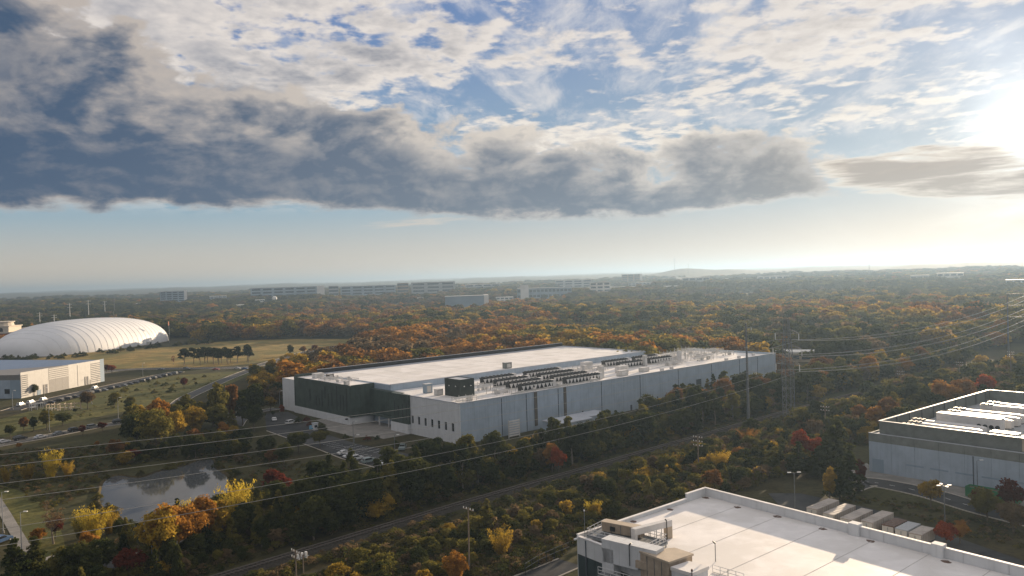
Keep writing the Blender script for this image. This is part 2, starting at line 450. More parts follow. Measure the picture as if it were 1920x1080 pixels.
# ------------------------------------------------------------------ the terrain: level near by, rising to low wooded hills
def sstep(a, b, x):
    t = np.clip((x-a)/(b-a), 0, 1); return t*t*(3-2*t)
def terrain(x, y):
    x = np.asarray(x, float); y = np.asarray(y, float)
    r = np.hypot(x, y); az = np.degrees(np.arctan2(x, y))
    h = 16*sstep(1150, 2500, r) + 10*sstep(2600, 4200, r)
    far = sstep(4200, 7500, r)
    wob = (np.sin(az*.31+1.1)*.5+np.sin(az*.83+2.3)*.3+np.sin(az*1.9+.4)*.2+np.sin(az*4.3)*.10+np.sin(az*9.1)*.06)
    h = h + far*(31+9*wob) + 18*sstep(9000, 12500, r)*(1+.3*np.sin(az*.55+4.))
    mid = np.exp(-((r-5000)/900.)**2)
    h = h + mid*(16+7*np.sin(az*.47+.6)+4*np.sin(az*1.7))*sstep(-5, 14, az)
    hill = np.exp(-((az-12.3)/2.6)**2-((r-5000)/700.)**2)
    h = h + hill*26
    h = h + sstep(1500, 3000, r)*(3*np.sin(x*.004)*np.cos(y*.0031)+1.6*np.sin(x*.011+y*.007))
    return h
def make_ground():
    rs = [0, 200, 500, 800, 1000, 1150] + list(np.linspace(1250, 4400, 34)) + list(np.linspace(4500, 9000, 60)) + list(np.linspace(9200, 13000, 24)) + [16000, 20000]
    azs = list(np.radians(np.arange(-50, 50.01, .4))) + list(np.radians(np.arange(55, 306, 5.0)))
    n = len(azs); vs = []; fs = []
    for r in rs:
        X = r*np.sin(azs); Y = r*np.cos(azs); Z = terrain(X, Y)
        vs += list(zip(X.tolist(), Y.tolist(), Z.tolist()))
    for i in range(len(rs)-1):
        for j in range(n):
            k = (j+1) % n
            fs.append((i*n+j, (i+1)*n+j, (i+1)*n+k, i*n+k)[::-1])
    m = bpy.data.materials.new('ground_and_far_woods'); m.use_nodes = True; nt = m.node_tree; bs = nt.nodes['Principled BSDF']
    bs.inputs['Roughness'].default_value = .95; bs.inputs['Specular IOR Level'].default_value = .1
    geo = nt.nodes.new('ShaderNodeNewGeometry'); pos = S(nt, geo.outputs['Position'])
    n1 = nnoise(nt, pos, .11, 6, .62); n2 = nnoise(nt, pos, .012, 5, .6)
    near = nmix(nt, n1.step(.3, .7), (.03,.028,.013), (.07,.056,.024))
    near = nmix(nt, n2.step(.4, .62), near, (.06,.058,.022))
    n3 = nnoise(nt, pos, .8, 5, .65)
    near = nmix(nt, n3.step(.30, .58, .65, 0.0), near, (.014,.014,.007))
    sp = nt.nodes.new('ShaderNodeSeparateXYZ'); nt.links.new(pos.k, sp.inputs[0])
    py = S(nt, sp.outputs[1]); px = S(nt, sp.outputs[0])
    v2 = ncomb(nt, px*1.0, py*.35, 0.0)
    w1 = nnoise(nt, v2, .035, 6, .7)
    wood = nmix(nt, w1.step(.35, .66), (.022,.027,.018), (.085,.068,.042))
    c = nmix(nt, py.step(1500, 2400), near, wood)
    nt.links.new(c.k, bs.inputs['Base Color'])
    b = nt.nodes.new('ShaderNodeBump'); b.inputs['Strength'].default_value = .6; b.inputs['Distance'].default_value = 3.0
    nt.links.new(py.step(1500, 2400, .05, .6).k, b.inputs['Strength'])
    nt.links.new(w1.k, b.inputs['Height']); nt.links.new(b.outputs[0], bs.inputs['Normal'])
    mb = MB(); mb.v = vs; mb.f = fs
    o = mb.build('ground', m, smooth=True); o['kind'] = 'structure'
make_ground()

# sheets lying on the ground
def sheet(name, pts, z, m, loop=True):
    poly = smooth_loop(pts, 5) if loop else pts
    mb = MB().sheet(poly, z); o = struct(name, mb, m)
    # concave outlines: let bmesh triangulate
    bm = bmesh.new(); bm.from_mesh(o.data); bmesh.ops.triangulate(bm, faces=bm.faces[:]); bm.to_mesh(o.data); bm.free()
    return poly
LAWN = sheet('lawn', GL([(20,680),(100,668),(215,655),(310,651),(420,640),(560,636),(712,638),(722,646),(640,652),(560,662),(470,682),(330,690),(200,692),(150,698),(60,690)]), .03, M['lawn'])
LAWN2 = sheet('verge_grass', GL([(190,735),(300,708),(400,699),(470,697),(440,716),(380,736),(340,752),(250,768),(170,785),(60,808),(0,820),(-40,800),(60,770)]), .034, M['green_lawn'])
LAWN3 = sheet('pond_grass', GL([(-60,900),(20,915),(80,945),(110,985),(120,1030),(85,1045),(40,1010),(0,950),(-60,905)]), .03, M['green_lawn'])
sheet('brush_ground', GL([(960,1090),(1130,985),(1300,912),(1500,850),(1640,790),(1760,745),(1900,720),(1920,700),(1700,730),(1500,782),(1320,838),(1100,905),(900,965),(700,1020),(560,1085),(700,1120)]), .028, M['brush_floor'])
POND = smooth_loop(GL([(190,945),(191,915),(200,900),(222,892),(262,896),(300,884),(345,874),(370,864),(398,862),(404,878),(424,893),(430,912),(418,932),(404,950),(372,968),(330,984),(296,994),(276,1001),(252,988),(222,966)]), 5)
def water():
    m = bpy.data.materials.new('pond_water'); m.use_nodes = True; nt = m.node_tree; bs = nt.nodes['Principled BSDF']
    bs.inputs['Base Color'].default_value = (.085,.09,.095,1); bs.inputs['Roughness'].default_value = .05
    bs.inputs['Specular IOR Level'].default_value = .5; bs.inputs['IOR'].default_value = 1.33
    geo = nt.nodes.new('ShaderNodeNewGeometry'); b = nt.nodes.new('ShaderNodeBump'); b.inputs['Strength'].default_value = .05
    nz = nnoise(nt, S(nt, geo.outputs['Position']), 2.5, 3, .5); nt.links.new(nz.k, b.inputs['Height']); nt.links.new(b.outputs[0], bs.inputs['Normal'])
    mb = MB().sheet(POND, .036); o = struct('pond', mb, m)
    bm = bmesh.new(); bm.from_mesh(o.data); bmesh.ops.triangulate(bm, faces=bm.faces[:]); bm.to_mesh(o.data); bm.free()
    # muddy bank
    c = sum(POND, Vector())/len(POND)
    bank = MB()
    n = len(POND); rim = []
    rnd = random.Random(4)
    for p in POND: rim.append(p+(p-c).normalized()*(1.1+rnd.random()*.8))
    for i in range(n):
        j = (i+1) % n
        bank.add([(POND[i].x,POND[i].y,.0),(POND[j].x,POND[j].y,.0),(rim[j].x,rim[j].y,.05),(rim[i].x,rim[i].y,.05),(POND[i].x*.5+rim[i].x*.5,POND[i].y*.5+rim[i].y*.5,.45),(POND[j].x*.5+rim[j].x*.5,POND[j].y*.5+rim[j].y*.5,.45)], [(0,1,5,4),(4,5,2,3)])
    struct('pond_bank', bank, M['brush_floor'])
water()

ROADS = {}
def road(name, pts, w, m=None, z=.05, kerb=True, world=False):
    P = smooth_path(pts if world else GL(pts), 6)
    ROADS[name+str(len(ROADS))] = (P, w)
    struct(name, MB().ribbon(P, w, z), m or M['road'])
    if kerb:
        mb = MB()
        for sgn in (-1, 1):
            Q = []
            for i, p in enumerate(P):
                t = (P[min(len(P)-1,i+1)]-P[max(0,i-1)]).normalized(); Q.append(p+Vector((-t.y,t.x,0))*sgn*(w/2+.1))
            mb.ribbon(Q, .28, 0, .17)
        struct('kerb', mb, M['kerb'])
    return P
R_LEFT = road('road', [(-80,848),(0,834),(90,818),(170,802),(240,790),(330,770)], 8)
R_LOT = road('parking_lane', [(20,770),(70,755),(150,737),(230,719),(300,704),(335,697)], 9, M['asphalt'])
R_CROSS = road('road', [(170,702),(240,693),(330,691),(420,690),(470,688),(520,676),(575,660),(640,648),(720,640)], 9)
R_CURVE = road('road', [(478,690),(455,699),(420,713),(385,729),(350,745),(330,760)], 7)
R_ENT = road('driveway', [(440,800),(455,782),(485,772),(520,766)], 6)
R_PATH = road('footpath', [(-30,905),(0,948),(25,990),(52,1034),(85,1075)], 2.4, M['concrete'], kerb=False)
R_BOT = road('road', [(60,1075),(130,1058),(205,1062),(280,1042),(360,1020)], 6.5, M['asphalt'])
R_WALK = road('footpath', [(80,1050),(140,1036),(205,1047),(275,1033),(340,1015)], 2.0, M['concrete'], kerb=False, z=.06)
R_RIGHT = road('road', [(1585,915),(1610,907),(1640,905),(1740,925),(1840,955),(1960,985)], 8, M['asphalt'])
R_NEAR = road('service_road', [(900,1120),(985,1090),(1070,1055)], 6, M['asphalt'])
sheet('trailer_yard', [G(1440,925),G(1500,925),G(1640,955),G(1800,1010),G(2000,1080),G(1800,1150),G(1500,990)], .032, M['asphalt'], False)
sheet('right_forecourt', [G(1560,900),G(1625,868),G(1640,880),G(1760,905),G(1960,945),G(1960,970),G(1800,945),G(1690,918)], .036, M['concrete'], False)
LOT = sheet('parking_lot', GL([(496,776),(540,772),(575,790),(604,812),(668,832),(736,846),(772,852),(800,868),(756,899),(700,874),(640,858),(590,838),(540,824),(500,806)]), .04, M['asphalt'], False)
HALL_A = math.radians(41.04)
def hloc(x, y): return Vector((-18.7+math.cos(HALL_A)*x-math.sin(HALL_A)*y, 264.4+math.sin(HALL_A)*x+math.cos(HALL_A)*y, 0))
PLAZA = sheet('entrance_plaza', [hloc(*q) for q in ((-1.2,41),(6.4,41),(6.4,61.5),(-6.2,61.5),(-6.4,84),(-9.5,84),(-12,70),(-17,66),(-17,40),(-12,36),(-12,28.8),(-1.3,28.8))], .05, M['concrete'], False)
def lot_marks():
    mb = MB()
    a = G(596,832); b = G(745,889); d = (b-a); L = d.length; d.normalize(); n = Vector((-d.y,d.x,0))
    if n.y < 0: n = -n
    k = 0
    while k*2.8 < L:
        p = a+d*(k*2.8); mb.ribbon([p+n*.6, p+n*5.4], .14, .058); k += 1
    struct('parking_marking', mb, M['paint'])
    mb = MB()
    a = G(668,834); b = G(760,850)
    d = (b-a).normalized(); n = Vector((-d.y,d.x,0))
    for k in range(7): p = a+d*k*3; mb.ribbon([p, p-n*5], .14, .058)
    struct('parking_marking', mb, M['paint'])
    struct('kerb', MB().ribbon(GL([(500,808),(590,840),(640,860),(700,876),(757,901)]), .3, 0, .16), M['kerb'])
    struct('kerb', MB().ribbon(GL([(735,845),(780,838),(864,846)]), .3, 0, .16), M['kerb'])
lot_marks()
def line_marks(P, name):
    mb = MB(); acc = 0
    for i in range(len(P)-1):
        if i % 2 == 0: mb.ribbon([P[i], P[i]+(P[i+1]-P[i])*.6], .16, .062)
    struct(name, mb, M['paint'])
line_marks(R_LEFT, 'centre_marking'); line_marks(R_CROSS, 'centre_marking'); line_marks(R_RIGHT, 'centre_marking')

# railway with a dirt service track beside it
RAIL = smooth_path([(-130,72),(-92,113),(-55.5,150.9),(-17,190.3),(20.4,225.9),(60,263.5),(112,312),(181,371),(272,438),(420,535),(640,660)], 10)
def offset_path(P, o):
    Q = []
    for i, p in enumerate(P):
        t = (P[min(len(P)-1,i+1)]-P[max(0,i-1)]).normalized(); Q.append(p+Vector((t.y,-t.x,0))*o)   # + is to the right
    return Q
def railway():
    bed = MB(); n = len(RAIL)
    prof = [(-2.4,.0),(-1.5,.5),(1.5,.5),(2.4,.0)]
    vs = []
    for p, q in zip(RAIL, offset_path(RAIL, 1.0)):
        d = q-p
        for o, h in prof: vs.append((p.x+d.x*o, p.y+d.y*o, h))
    fs = [(i*4+k, i*4+k+1, i*4+k+5, i*4+k+4) for i in range(n-1) for k in range(3)]
    bed.add(vs, fs)
    o = struct('track_bed', bed, M['ballast'])
    for off in (-.72, .72):
        r = MB()
        Q = offset_path(RAIL, off)
        for i in range(n-1): r.bar((Q[i].x,Q[i].y,.75), (Q[i+1].x,Q[i+1].y,.75), .12, .17)
        r.build('rail', M['steel'], o)
    sl = MB(); acc = 0.0
    for i in range(n-1):
        a, b = RAIL[i], RAIL[i+1]; L = (b-a).length; t = (b-a).normalized(); nn = Vector((t.y,-t.x,0))
        if a.length > 480: break
        while acc < L:
            p = a+t*acc
            sl.bar((p.x-nn.x*1.3,p.y-nn.y*1.3,.62),(p.x+nn.x*1.3,p.y+nn.y*1.3,.62), .25, .12); acc += .9
        acc -= L
    s_ = sl.build('sleepers', M['sleeper'], o); s_['kind'] = 'stuff'
railway()
road('dirt_track', [tuple(p) for p in offset_path(RAIL, 11)[8:52:3]], 1.7, M['dirt'], .045, False, True)

# ------------------------------------------------------------------ the large warehouse-like hall in the middle
HA = math.radians(41.04)
HALL_O = Vector((-18.7, 264.4, 0)); HX = Vector((math.cos(HA), math.sin(HA), 0)); HY = Vector((-HX.y, HX.x, 0))
def hw(x, y, z=0): return HALL_O+HX*x+HY*y+Vector((0,0,z))
def hall():
    t = thing('data_hall', 'long blue-grey precast hall with white roofs and dark green front screens', 'building', HALL_O, HA)
    RZ = 13.0
    MB().box(.3, 195.7, .2, 40.6, 0, RZ-.1).box(5.01, 195.7, 40.6, 50, 0, RZ-.1).build('low_wing', M['panel'], t)
    MB().box(5, 157, 50.02, 109.9, 0, 15.2).build('high_wing', M['panel'], t)
    r = MB().box(.35, 195.6, .4, 40.59, RZ-.09, RZ).box(5.02, 195.6, 40.59, 49.9, RZ-.09, RZ).build('low_roof', M['membrane'], t)
    r = MB().box(5.6, 156.4, 50.6, 109.3, 15.21, 15.32).build('high_roof', M['membrane'], t)
    mb = MB()
    for k in range(1, 12): mb.box(5.8+k*12.4, 5.9+k*12.4, 50.8, 109.1, 15.322, 15.345)
    mb.box(5.8, 156.2, 79.9, 80.0, 15.322, 15.345).build('roof_seam', M['roofline'], r)
    # raised edges of the high roof
    MB().box(5, 157, 50.0, 50.55, 15.2, 15.55).build('parapet', M['membrane2'], t)
    MB().box(156.45, 157, 50.55, 109.3, 15.2, 15.75).build('parapet', M['membrane2'], t)
    MB().box(5, 156.4, 106.2, 109.3, 15.33, 15.62).build('roof_edge', M['membrane2'], t)
    s = MB().box(5, 156.4, 109.35, 109.75, 15.2, 17.3).build('back_screen', M['black'], t, label='dark screen along the rear roof edge')
    MB().box(4.9, 156.5, 109.25, 109.9, 17.3, 17.42).build('coping', M['membrane2'], s)
    # long side wall: precast panels with open joints, darker joints between bays
    bays = [0, 18.2, 29.8, 45.7, 69.2, 92.5, 117.8, 142.2, 164.2, 179.5, 196]
    for i in range(len(bays)-1):
        a, b = bays[i], bays[i+1]; n = max(2, round((b-a)/5.8)); w = (b-a-.34)/n
        for k in range(n):
            x0 = a+.17+k*w
            MB().box(x0+.025, x0+w-.025, -.12, .22, 0.0, 13.62).build('wall_panel', M['panel'], t)
        if i: 
            MB().box(a-.13, a+.13, -.02, .21, .3, 13.3).build('bay_joint', M['joint'], t)
            MB().tube((a, -.16, .3), (a, -.16, 13.2), .09, n=6).build('downpipe', M['joint'], t)
    for x in (34.2, 49.1): MB().box(x-.65, x+.65, -.36, -.121, 1.4, 13.62).build('pilaster', M['pilaster'], t)
    MB().box(-.15, 196.1, -.22, .36, 13.63, 13.86).build('coping', M['membrane2'], t)
    MB().box(195.61, 196, .37, 50, 13.0, 13.86).build('parapet', M['panel'], t)
    for x0, x1, z0, z1 in ((130.4, 134, 4.5, 7.7),):
        v = MB().box(x0, x1, -.22, -.121, z0, z1).build('wall_vent', M['joint'], t)
        for k in range(8): MB().box(x0+.1, x1-.1, -.29, -.221, z0+.15+k*.38, z0+.33+k*.38).build('slat', M['teal'], v)
    for x in (58, 90, 103, 149): MB().box(x, x+.5, -.42, -.121, 3.0, 3.5).build('wall_lamp', M['black'], t)
    for x in (13.5, 86.0): 
        d = MB().box(x, x+1.1, -.18, -.121, 0.05, 2.2).build('door', M['joint'], t); MB().box(x+.15, x+.25, -.23, -.181, 1.0, 1.15).build('handle', M['black'], d)
    # pale front with a row of seven tall windows
    ys = [28.0-k*4.02 for k in range(7)]
    MB().box(.21, .6, .3, 29.2, 0, 13.5).build('front_backing', M['panel_white'], t)
    edges = [29.3]+[(ys[k]+ys[k+1])/2 for k in range(6)]+[-.12]
    for k, yc in enumerate(ys):
        y1, y0 = edges[k]-.025, edges[k+1]+.025; a, b = yc-.68, yc+.68
        if b > y1-.15: b = y1-.15; a = b-1.36
        mb = MB().box(-.12, .2, y0, y1, 0, 3.9).box(-.12, .2, y0, y1, 6.7, 13.62).box(-.12, .2, y0, a, 3.9, 6.7).box(-.12, .2, b, y1, 3.9, 6.7)
        mb.build('wall_panel', M['panel_white'], t)
        w = MB().box(.05, .12, a, a+.08, 3.9, 6.7).box(.05, .12, b-.08, b, 3.9, 6.7).box(.05, .12, a+.08, b-.08, 3.9, 3.98).box(.05, .12, a+.08, b-.08, 6.62, 6.7).box(.05, .12, a+.08, b-.08, 5.25, 5.31).build('window', M['joint'], t)
        MB().box(.10, .15, a+.08, b-.08, 3.98, 6.62).build('pane', M['glass'], w)
    MB().box(-.22, .34, -.22, 29.3, 13.63, 13.86).build('coping', M['membrane2'], t)
    # right dark screen above a pale plinth
    MB().box(-.9, .25, 29.32, 40.6, 3.4, 13.95).build('green_screen_core', M['greenscreen'], t)
    for k in range(5):
        y = 29.4+k*2.24; MB().box(-1.06, -.9, y, y+2.16, 3.4, 13.98).build('screen_panel', M['greenscreen'], t)
    for k in range(4): MB().box(-1.12, -1.061, 30.3+k*2.6, 30.62+k*2.6, 5.0+k%2, 11.5-k%3).build('window_slot', M['black'], t)
    MB().box(-1.2, .2, 29.32, 40.9, 0, 3.38).build('plinth', M['panel_white'], t)
    # recessed entrance
    MB().box(3.0, 5.0, 40.62, 62, 3.8, 13.2).build('green_screen_core', M['greenscreen'], t)
    for k in range(8):
        y = 40.8+k*1.42; MB().box(2.86, 2.99, y, y+1.36, 3.8, 13.0).build('screen_panel', M['greenscreen'], t)
    MB().box(6.5, 6.9, 40.9, 60, 0, 3.8).build('entrance_wall', M['panel_white'], t)
    for k in range(5):
        w = MB().box(6.3, 6.5, 43+k*2.5, 45.1+k*2.5, .1, 3.2).build('window', M['joint'], t)
        MB().box(6.25, 6.31, 43.12+k*2.5, 44.98+k*2.5, .25, 3.1).build('pane', M['glass'], w)
    MB().box(1.0, 2.9, 40.9, 61.7, 3.5, 3.78).build('canopy', M['greenscreen'], t)
    for y in (43.0, 46.2, 53): MB().box(1.2, 1.6, y, y+.4, 0, 3.5).build('column', M['equip_white'], t)
    # tall left screen on a pale plinth, with slots
    MB().box(-5.8, 4.9, 62.02, 109.9, 3.0, 14.9).build('green_screen_core', M['greenscreen'], t)
    MB().box(-5.75, 4.85, 62.1, 109.4, 14.91, 14.99).build('front_roof', M['membrane'], t)
    for k in range(16):
        y = 62.05+k*2.99; MB().box(-6.0, -5.79, y, y+2.95, 2.9, 15.35+.02*(k%2)).build('screen_panel', M['greenscreen'], t)
    for k in range(5):
        x = -5.7+k*2.1; MB().box(x, x+2.04, 61.82, 62.03, 2.9, 15.35+.02*(k%2)).build('screen_panel', M['greenscreen'], t)
    for y, z0, z1 in ((108.9,3.2,11.2),(95.4,6.4,11.1),(89.8,4.9,8.7),(87.3,5.4,8.3),(84.8,5.0,11.6),(82.2,8.5,13.4),(79.5,5.6,10.8),(76.5,6.0,11.5),(72.4,4.7,14.5),(69.6,5.2,11.3),(67.2,5.2,11.1),(64.7,4.6,14.1)):
        MB().box(-6.1, -5.995, y-.28, y+.28, z0, z1).build('window_slot', M['black'], t)
    MB().box(-6.3, 4.5, 62.3, 109.8, 0, 2.88).build('plinth', M['panel_white'], t)
    MB().box(-7.2, -6.31, 63.5, 64.3, 2.1, 2.5).build('wall_lamp', M['black'], t)
    MB().box(-5.7, 5, 109.5, 109.9, 15.05, 16.2).build('screen_return', M['greenscreen'], t)
    w = MB().box(-5.4, 8, 109.92, 122.5, 0, 13.7).build('left_wing', M['panel_white'], t)
    MB().box(-5.3, 7.9, 110.05, 122.4, 13.72, 13.8).build('left_roof', M['membrane'], t)
    for k in range(3): MB().box(-5.52, -5.39, 110.0+k*4.17, 110.0+k*4.17+4.12, 0, 13.9).build('wall_panel', M['panel_white'], t)
    # low annexes and dock screens along the side
    return t
hall()
def annex(name, label, x0, x1, y0, y1, h, door=None):
    t = thing(name, label, 'building', hw((x0+x1)/2, (y0+y1)/2), HA)
    L, W = (x1-x0)/2, (y1-y0)/2
    MB().box(-L, L, -W, W, 0, h).build('wall', M['panel'], t)
    r = MB().box(-L-.25, L+.25, -W-.25, W+.25, h, h+.35).build('roof', M['membrane2'], t)
    d = MB().box(-L+.8, -L+3.4, -W-.06, -W-.001, 0, 2.7).build('door', M['joint'], t); MB().box(-L+3.1, -L+3.2, -W-.1, -W-.061, 1, 1.2).build('handle', M['black'], d)
    w = MB().box(L-3.2, L-1.4, -W-.06, -W-.001, 1.1, 2.3).build('window', M['black'], t)
    MB().box(L-3.1, L-1.5, -W-.09, -W-.061, 1.2, 2.2).build('pane', M['glass'], w)
    return t
annex('utility_annex', 'low flat-roofed blue-grey annex at the foot of the long hall wall', 31, 46, -17, -7, 4.2)
annex('pump_house', 'smaller low block right of the flat-roofed annex by the hall', 48, 61, -12, -4, 3.6)
def louvre_stack():
    t = thing('intake_louvre', 'pale horizontal louvre screen standing beside the hall wall', 'louvre', hw(19.8, -4.5), HA)
    MB().box(-2.6, -2.4, -.15, .15, 0, 6.2).box(2.4, 2.6, -.15, .15, 0, 6.2).build('post', M['equip'], t)
    for k in range(7): MB().box(-2.38, 2.38, -.22, .22, .5+k*.82, .98+k*.82).build('slat', M['equip_white'], t)
louvre_stack()

# roof equipment: every unit stands on the roof and is a thing of its own
RZ = 13.0
def chiller_protos(L):
    side = MB(); n = int(L/1.9); w = L/n
    for s in (-1.2, 1.2):
        y0, y1 = (s-.04, s+.04)
        for k in range(n):
            a = k*w
            vs = [(a+.08,y0,2.3),(a+w-.08,y0,2.3),(a+w/2,y0,.55),(a+.08,y1,2.3),(a+w-.08,y1,2.3),(a+w/2,y1,.55)]
            side.add(vs, [(0,1,2),(5,4,3),(0,3,4,1),(1,4,5,2),(2,5,3,0)])
    core = MB().box(.1, L-.1, -1.05, 1.05, .5, 2.25)
    deck = MB().box(0, L, -1.28, 1.28, 2.3, 2.75)
    for k in range(n): deck.tube((k*w+w/2,-.62,2.75),(k*w+w/2,-.62,3.05),.5,.46,10).tube((k*w+w/2,.62,2.75),(k*w+w/2,.62,3.05),.5,.46,10)
    base = MB().box(0, L, -1.25, -1.1, 0, .5).box(0, L, 1.1, 1.25, 0, .5)
    for k in range(n+1): base.box(k*w-.06 if k else 0, k*w+.06 if k < n else L, -1.1, 1.1, .2, .5)
    end = MB().box(L+.02, L+1.5, -1.1, 1.1, .15, 2.9)
    return [('base_frame', base.mesh('base_frame', M['equip'])), ('coil_core', core.mesh('coil_core', M['black'])), ('side_panel', side.mesh('side_panel', M['equip_white'])),
            ('fan_deck', deck.mesh('fan_deck', M['black'])), ('control_cabinet', end.mesh('control_cabinet', M['equip_white']))]
CH = {16: chiller_protos(16.0), 19: chiller_protos(19.0)}
rows = [(7.0,'nearest the long parapet'),(15.5,'second from the long parapet'),(24.5,'third from the long parapet'),(34.5,'farthest from the long parapet')]
for bi, (a0, L, where) in enumerate(((33, 16, 'first bank behind the dark cube'), (56, 19, 'second bank from the dark cube'), (104, 16, 'far bank near the pipe frames'), (125, 16, 'farthest bank along the roof'))):
    for ri, (b, rw) in enumerate(rows):
        if bi >= 2 and ri not in (2, 3): continue
        t = thing('dry_cooler', 'black-decked rooftop cooler, row %s, %s' % (rw, where), 'cooler', hw(a0+ri*1.4, b, RZ), HA, 'coolers on the hall roof')
        for nm, me in CH[L]: link(nm, me, t)
def cabinet(name, label, x, y, lx, ly, h, m, z=RZ, group=None):
    t = thing(name, label, 'cabinet', hw(x, y, z), HA, group)
    MB().box(0, lx, 0, ly, .15, h).build('housing', m, t)
    MB().box(.05, lx-.05, .05, ly-.05, 0, .15).build('skid', M['darksteel'], t)
    MB().box(-.06, lx+.06, -.06, ly+.06, h, h+.1).build('lid', M['equip_white'] if m is not M['black'] else M['black'], t)
    MB().box(lx*.2, lx*.8, -.05, -.001, .4, h*.8).build('access_panel', M['equip'] if m is not M['equip'] else M['equip_white'], t)
    return t
def cube():
    t = thing('plant_enclosure', 'dark green windowless cube on the near end of the hall roof', 'enclosure', hw(11.5, 14.5, RZ), HA)
    for x0, x1, y0, y1 in ((0,6.4,0,.3),(0,6.4,9.0,9.3),(0,.3,.3,9.0),(6.1,6.4,.3,9.0)): MB().box(x0, x1, y0, y1, 0, 6.3).build('side_wall', M['cube'], t)
    MB().box(.31, 6.09, .31, 8.99, 5.9, 6.1).build('roof', M['membrane2'], t)
    for y in (2.5, 6.4): MB().box(-.12, -.001, y, y+.4, 3.6, 3.95).build('lamp', M['lamp_head'], t)
    for x in (1.6, 4.6): MB().box(x, x+.4, -.12, -.001, 3.6, 3.95).build('lamp', M['lamp_head'], t)
cube()
cabinet('equipment_cabinet', 'blue-grey cabinet left of the dark green roof cube', 9.5, 33, 3.0, 2.0, 3.4, M['far_blue'])
cabinet('equipment_cabinet', 'pale boxy unit between blue cabinet and dark green cube', 9.0, 25, 2.6, 2.2, 2.2, M['equip'])
for i, (x, y, lx, ly, h, lab) in enumerate((
    (79, 8.5, 1.5, 1.5, 4.8, 'tall white cabinet at the end of the nearest cooler row'),
    (66, 1.6, 3.0, 1.4, 1.6, 'low pale cabinet by the parapet before the tall white cabinet'),
    (78.5, 17.5, 1.5, 1.5, 4.6, 'tall white cabinet behind the first tall cabinet'),
    (121.5, 21, 1.6, 1.5, 4.8, 'tall white cabinet beside the far cooler bank'),
    (145.5, 20, 1.6, 1.6, 5.0, 'tall white cabinet where the pipe frames begin'),
    (88, 6.5, 5.0, 2.2, 2.2, 'long grey box behind the parapet right of the coolers'),
    (96, 14, 6.0, 2.6, 2.8, 'long slatted grey box halfway along the hall roof'),
    (104, 8, 4.5, 2.2, 1.8, 'pale low box right of the long slatted grey box'),
    (98, 36, 5.0, 3.0, 3.0, 'grey box against the raised roof beside far coolers'))):
    cabinet('equipment_cabinet', lab, x, y, lx, ly, h, M['equip_white'] if i % 2 == 0 else M['equip'], group='cabinets on the hall roof')
cabinet('rooftop_unit', 'small grey boxed unit alone on the high white roof', 66, 53, 3.4, 2.4, 2.6, M['louvre'], 15.33)
cabinet('rooftop_unit', 'pale unit at the front corner of the high white roof', -2.0, 98, 4.2, 3.0, 1.9, M['equip_white'], 15.0)
cabinet('rooftop_unit', 'brown-sided fan unit among pipes on the front roof corner', 1.0, 92, 2.6, 2.2, 1.8, M['pilaster'], 15.0)
cabinet('rooftop_unit', 'grey box at the front edge above the green screen', -5.2, 66.5, 1.8, 1.6, 1.5, M['equip'], 15.0)
def piping(name, label, x, y, L, W, h, seed, z=RZ, group='pipe frames on the hall roof', dense=1.0):
    """a rack of posts, beams and pipes"""
    rnd = random.Random(seed)
    t = thing(name, label, 'pipe rack', hw(x, y, z), HA, group)
    fr = MB(); n = max(2, int(L/2.6))
    for k in range(n+1):
        a = k*L/n
        for b in (0, W): fr.bar((a,b,0), (a,b,h*(.75+.25*rnd.random())), .13, .13)
        fr.bar((a,0,h*.7), (a,W,h*.7), .11, .11)
    for b in (0, W):
        fr.bar((0,b,h*.45), (L,b,h*.45), .09, .09); fr.bar((0,b,h*.72), (L,b,h*.72), .09, .09)
    fr.build('steel_frame', M['equip'], t)
    for k in range(int(5*dense)):
        b = W*rnd.random(); zz = h*(.3+.5*rnd.random()); x0 = L*.3*rnd.random(); x1 = L*(.6+.4*rnd.random()); r = .08+.10*rnd.random()
        p = MB().tube((x0,b,zz),(x1,b,zz), r, n=7).tube((x1,b,zz),(x1,b,.0), r, n=7).tube((x0,b,zz),(x0,min(W,b+1.2),zz), r, n=7)
        p.build('pipe', M['equip_white'], t)
    for k in range(int(3*dense)):
        a = L*rnd.random()*.85; s = .5+rnd.random()*.8
        MB().box(a, a+s, W*.3, W*.3+s, 0.0, .6+rnd.random()*1.4).build('pump', M['equip'], t)
    return t
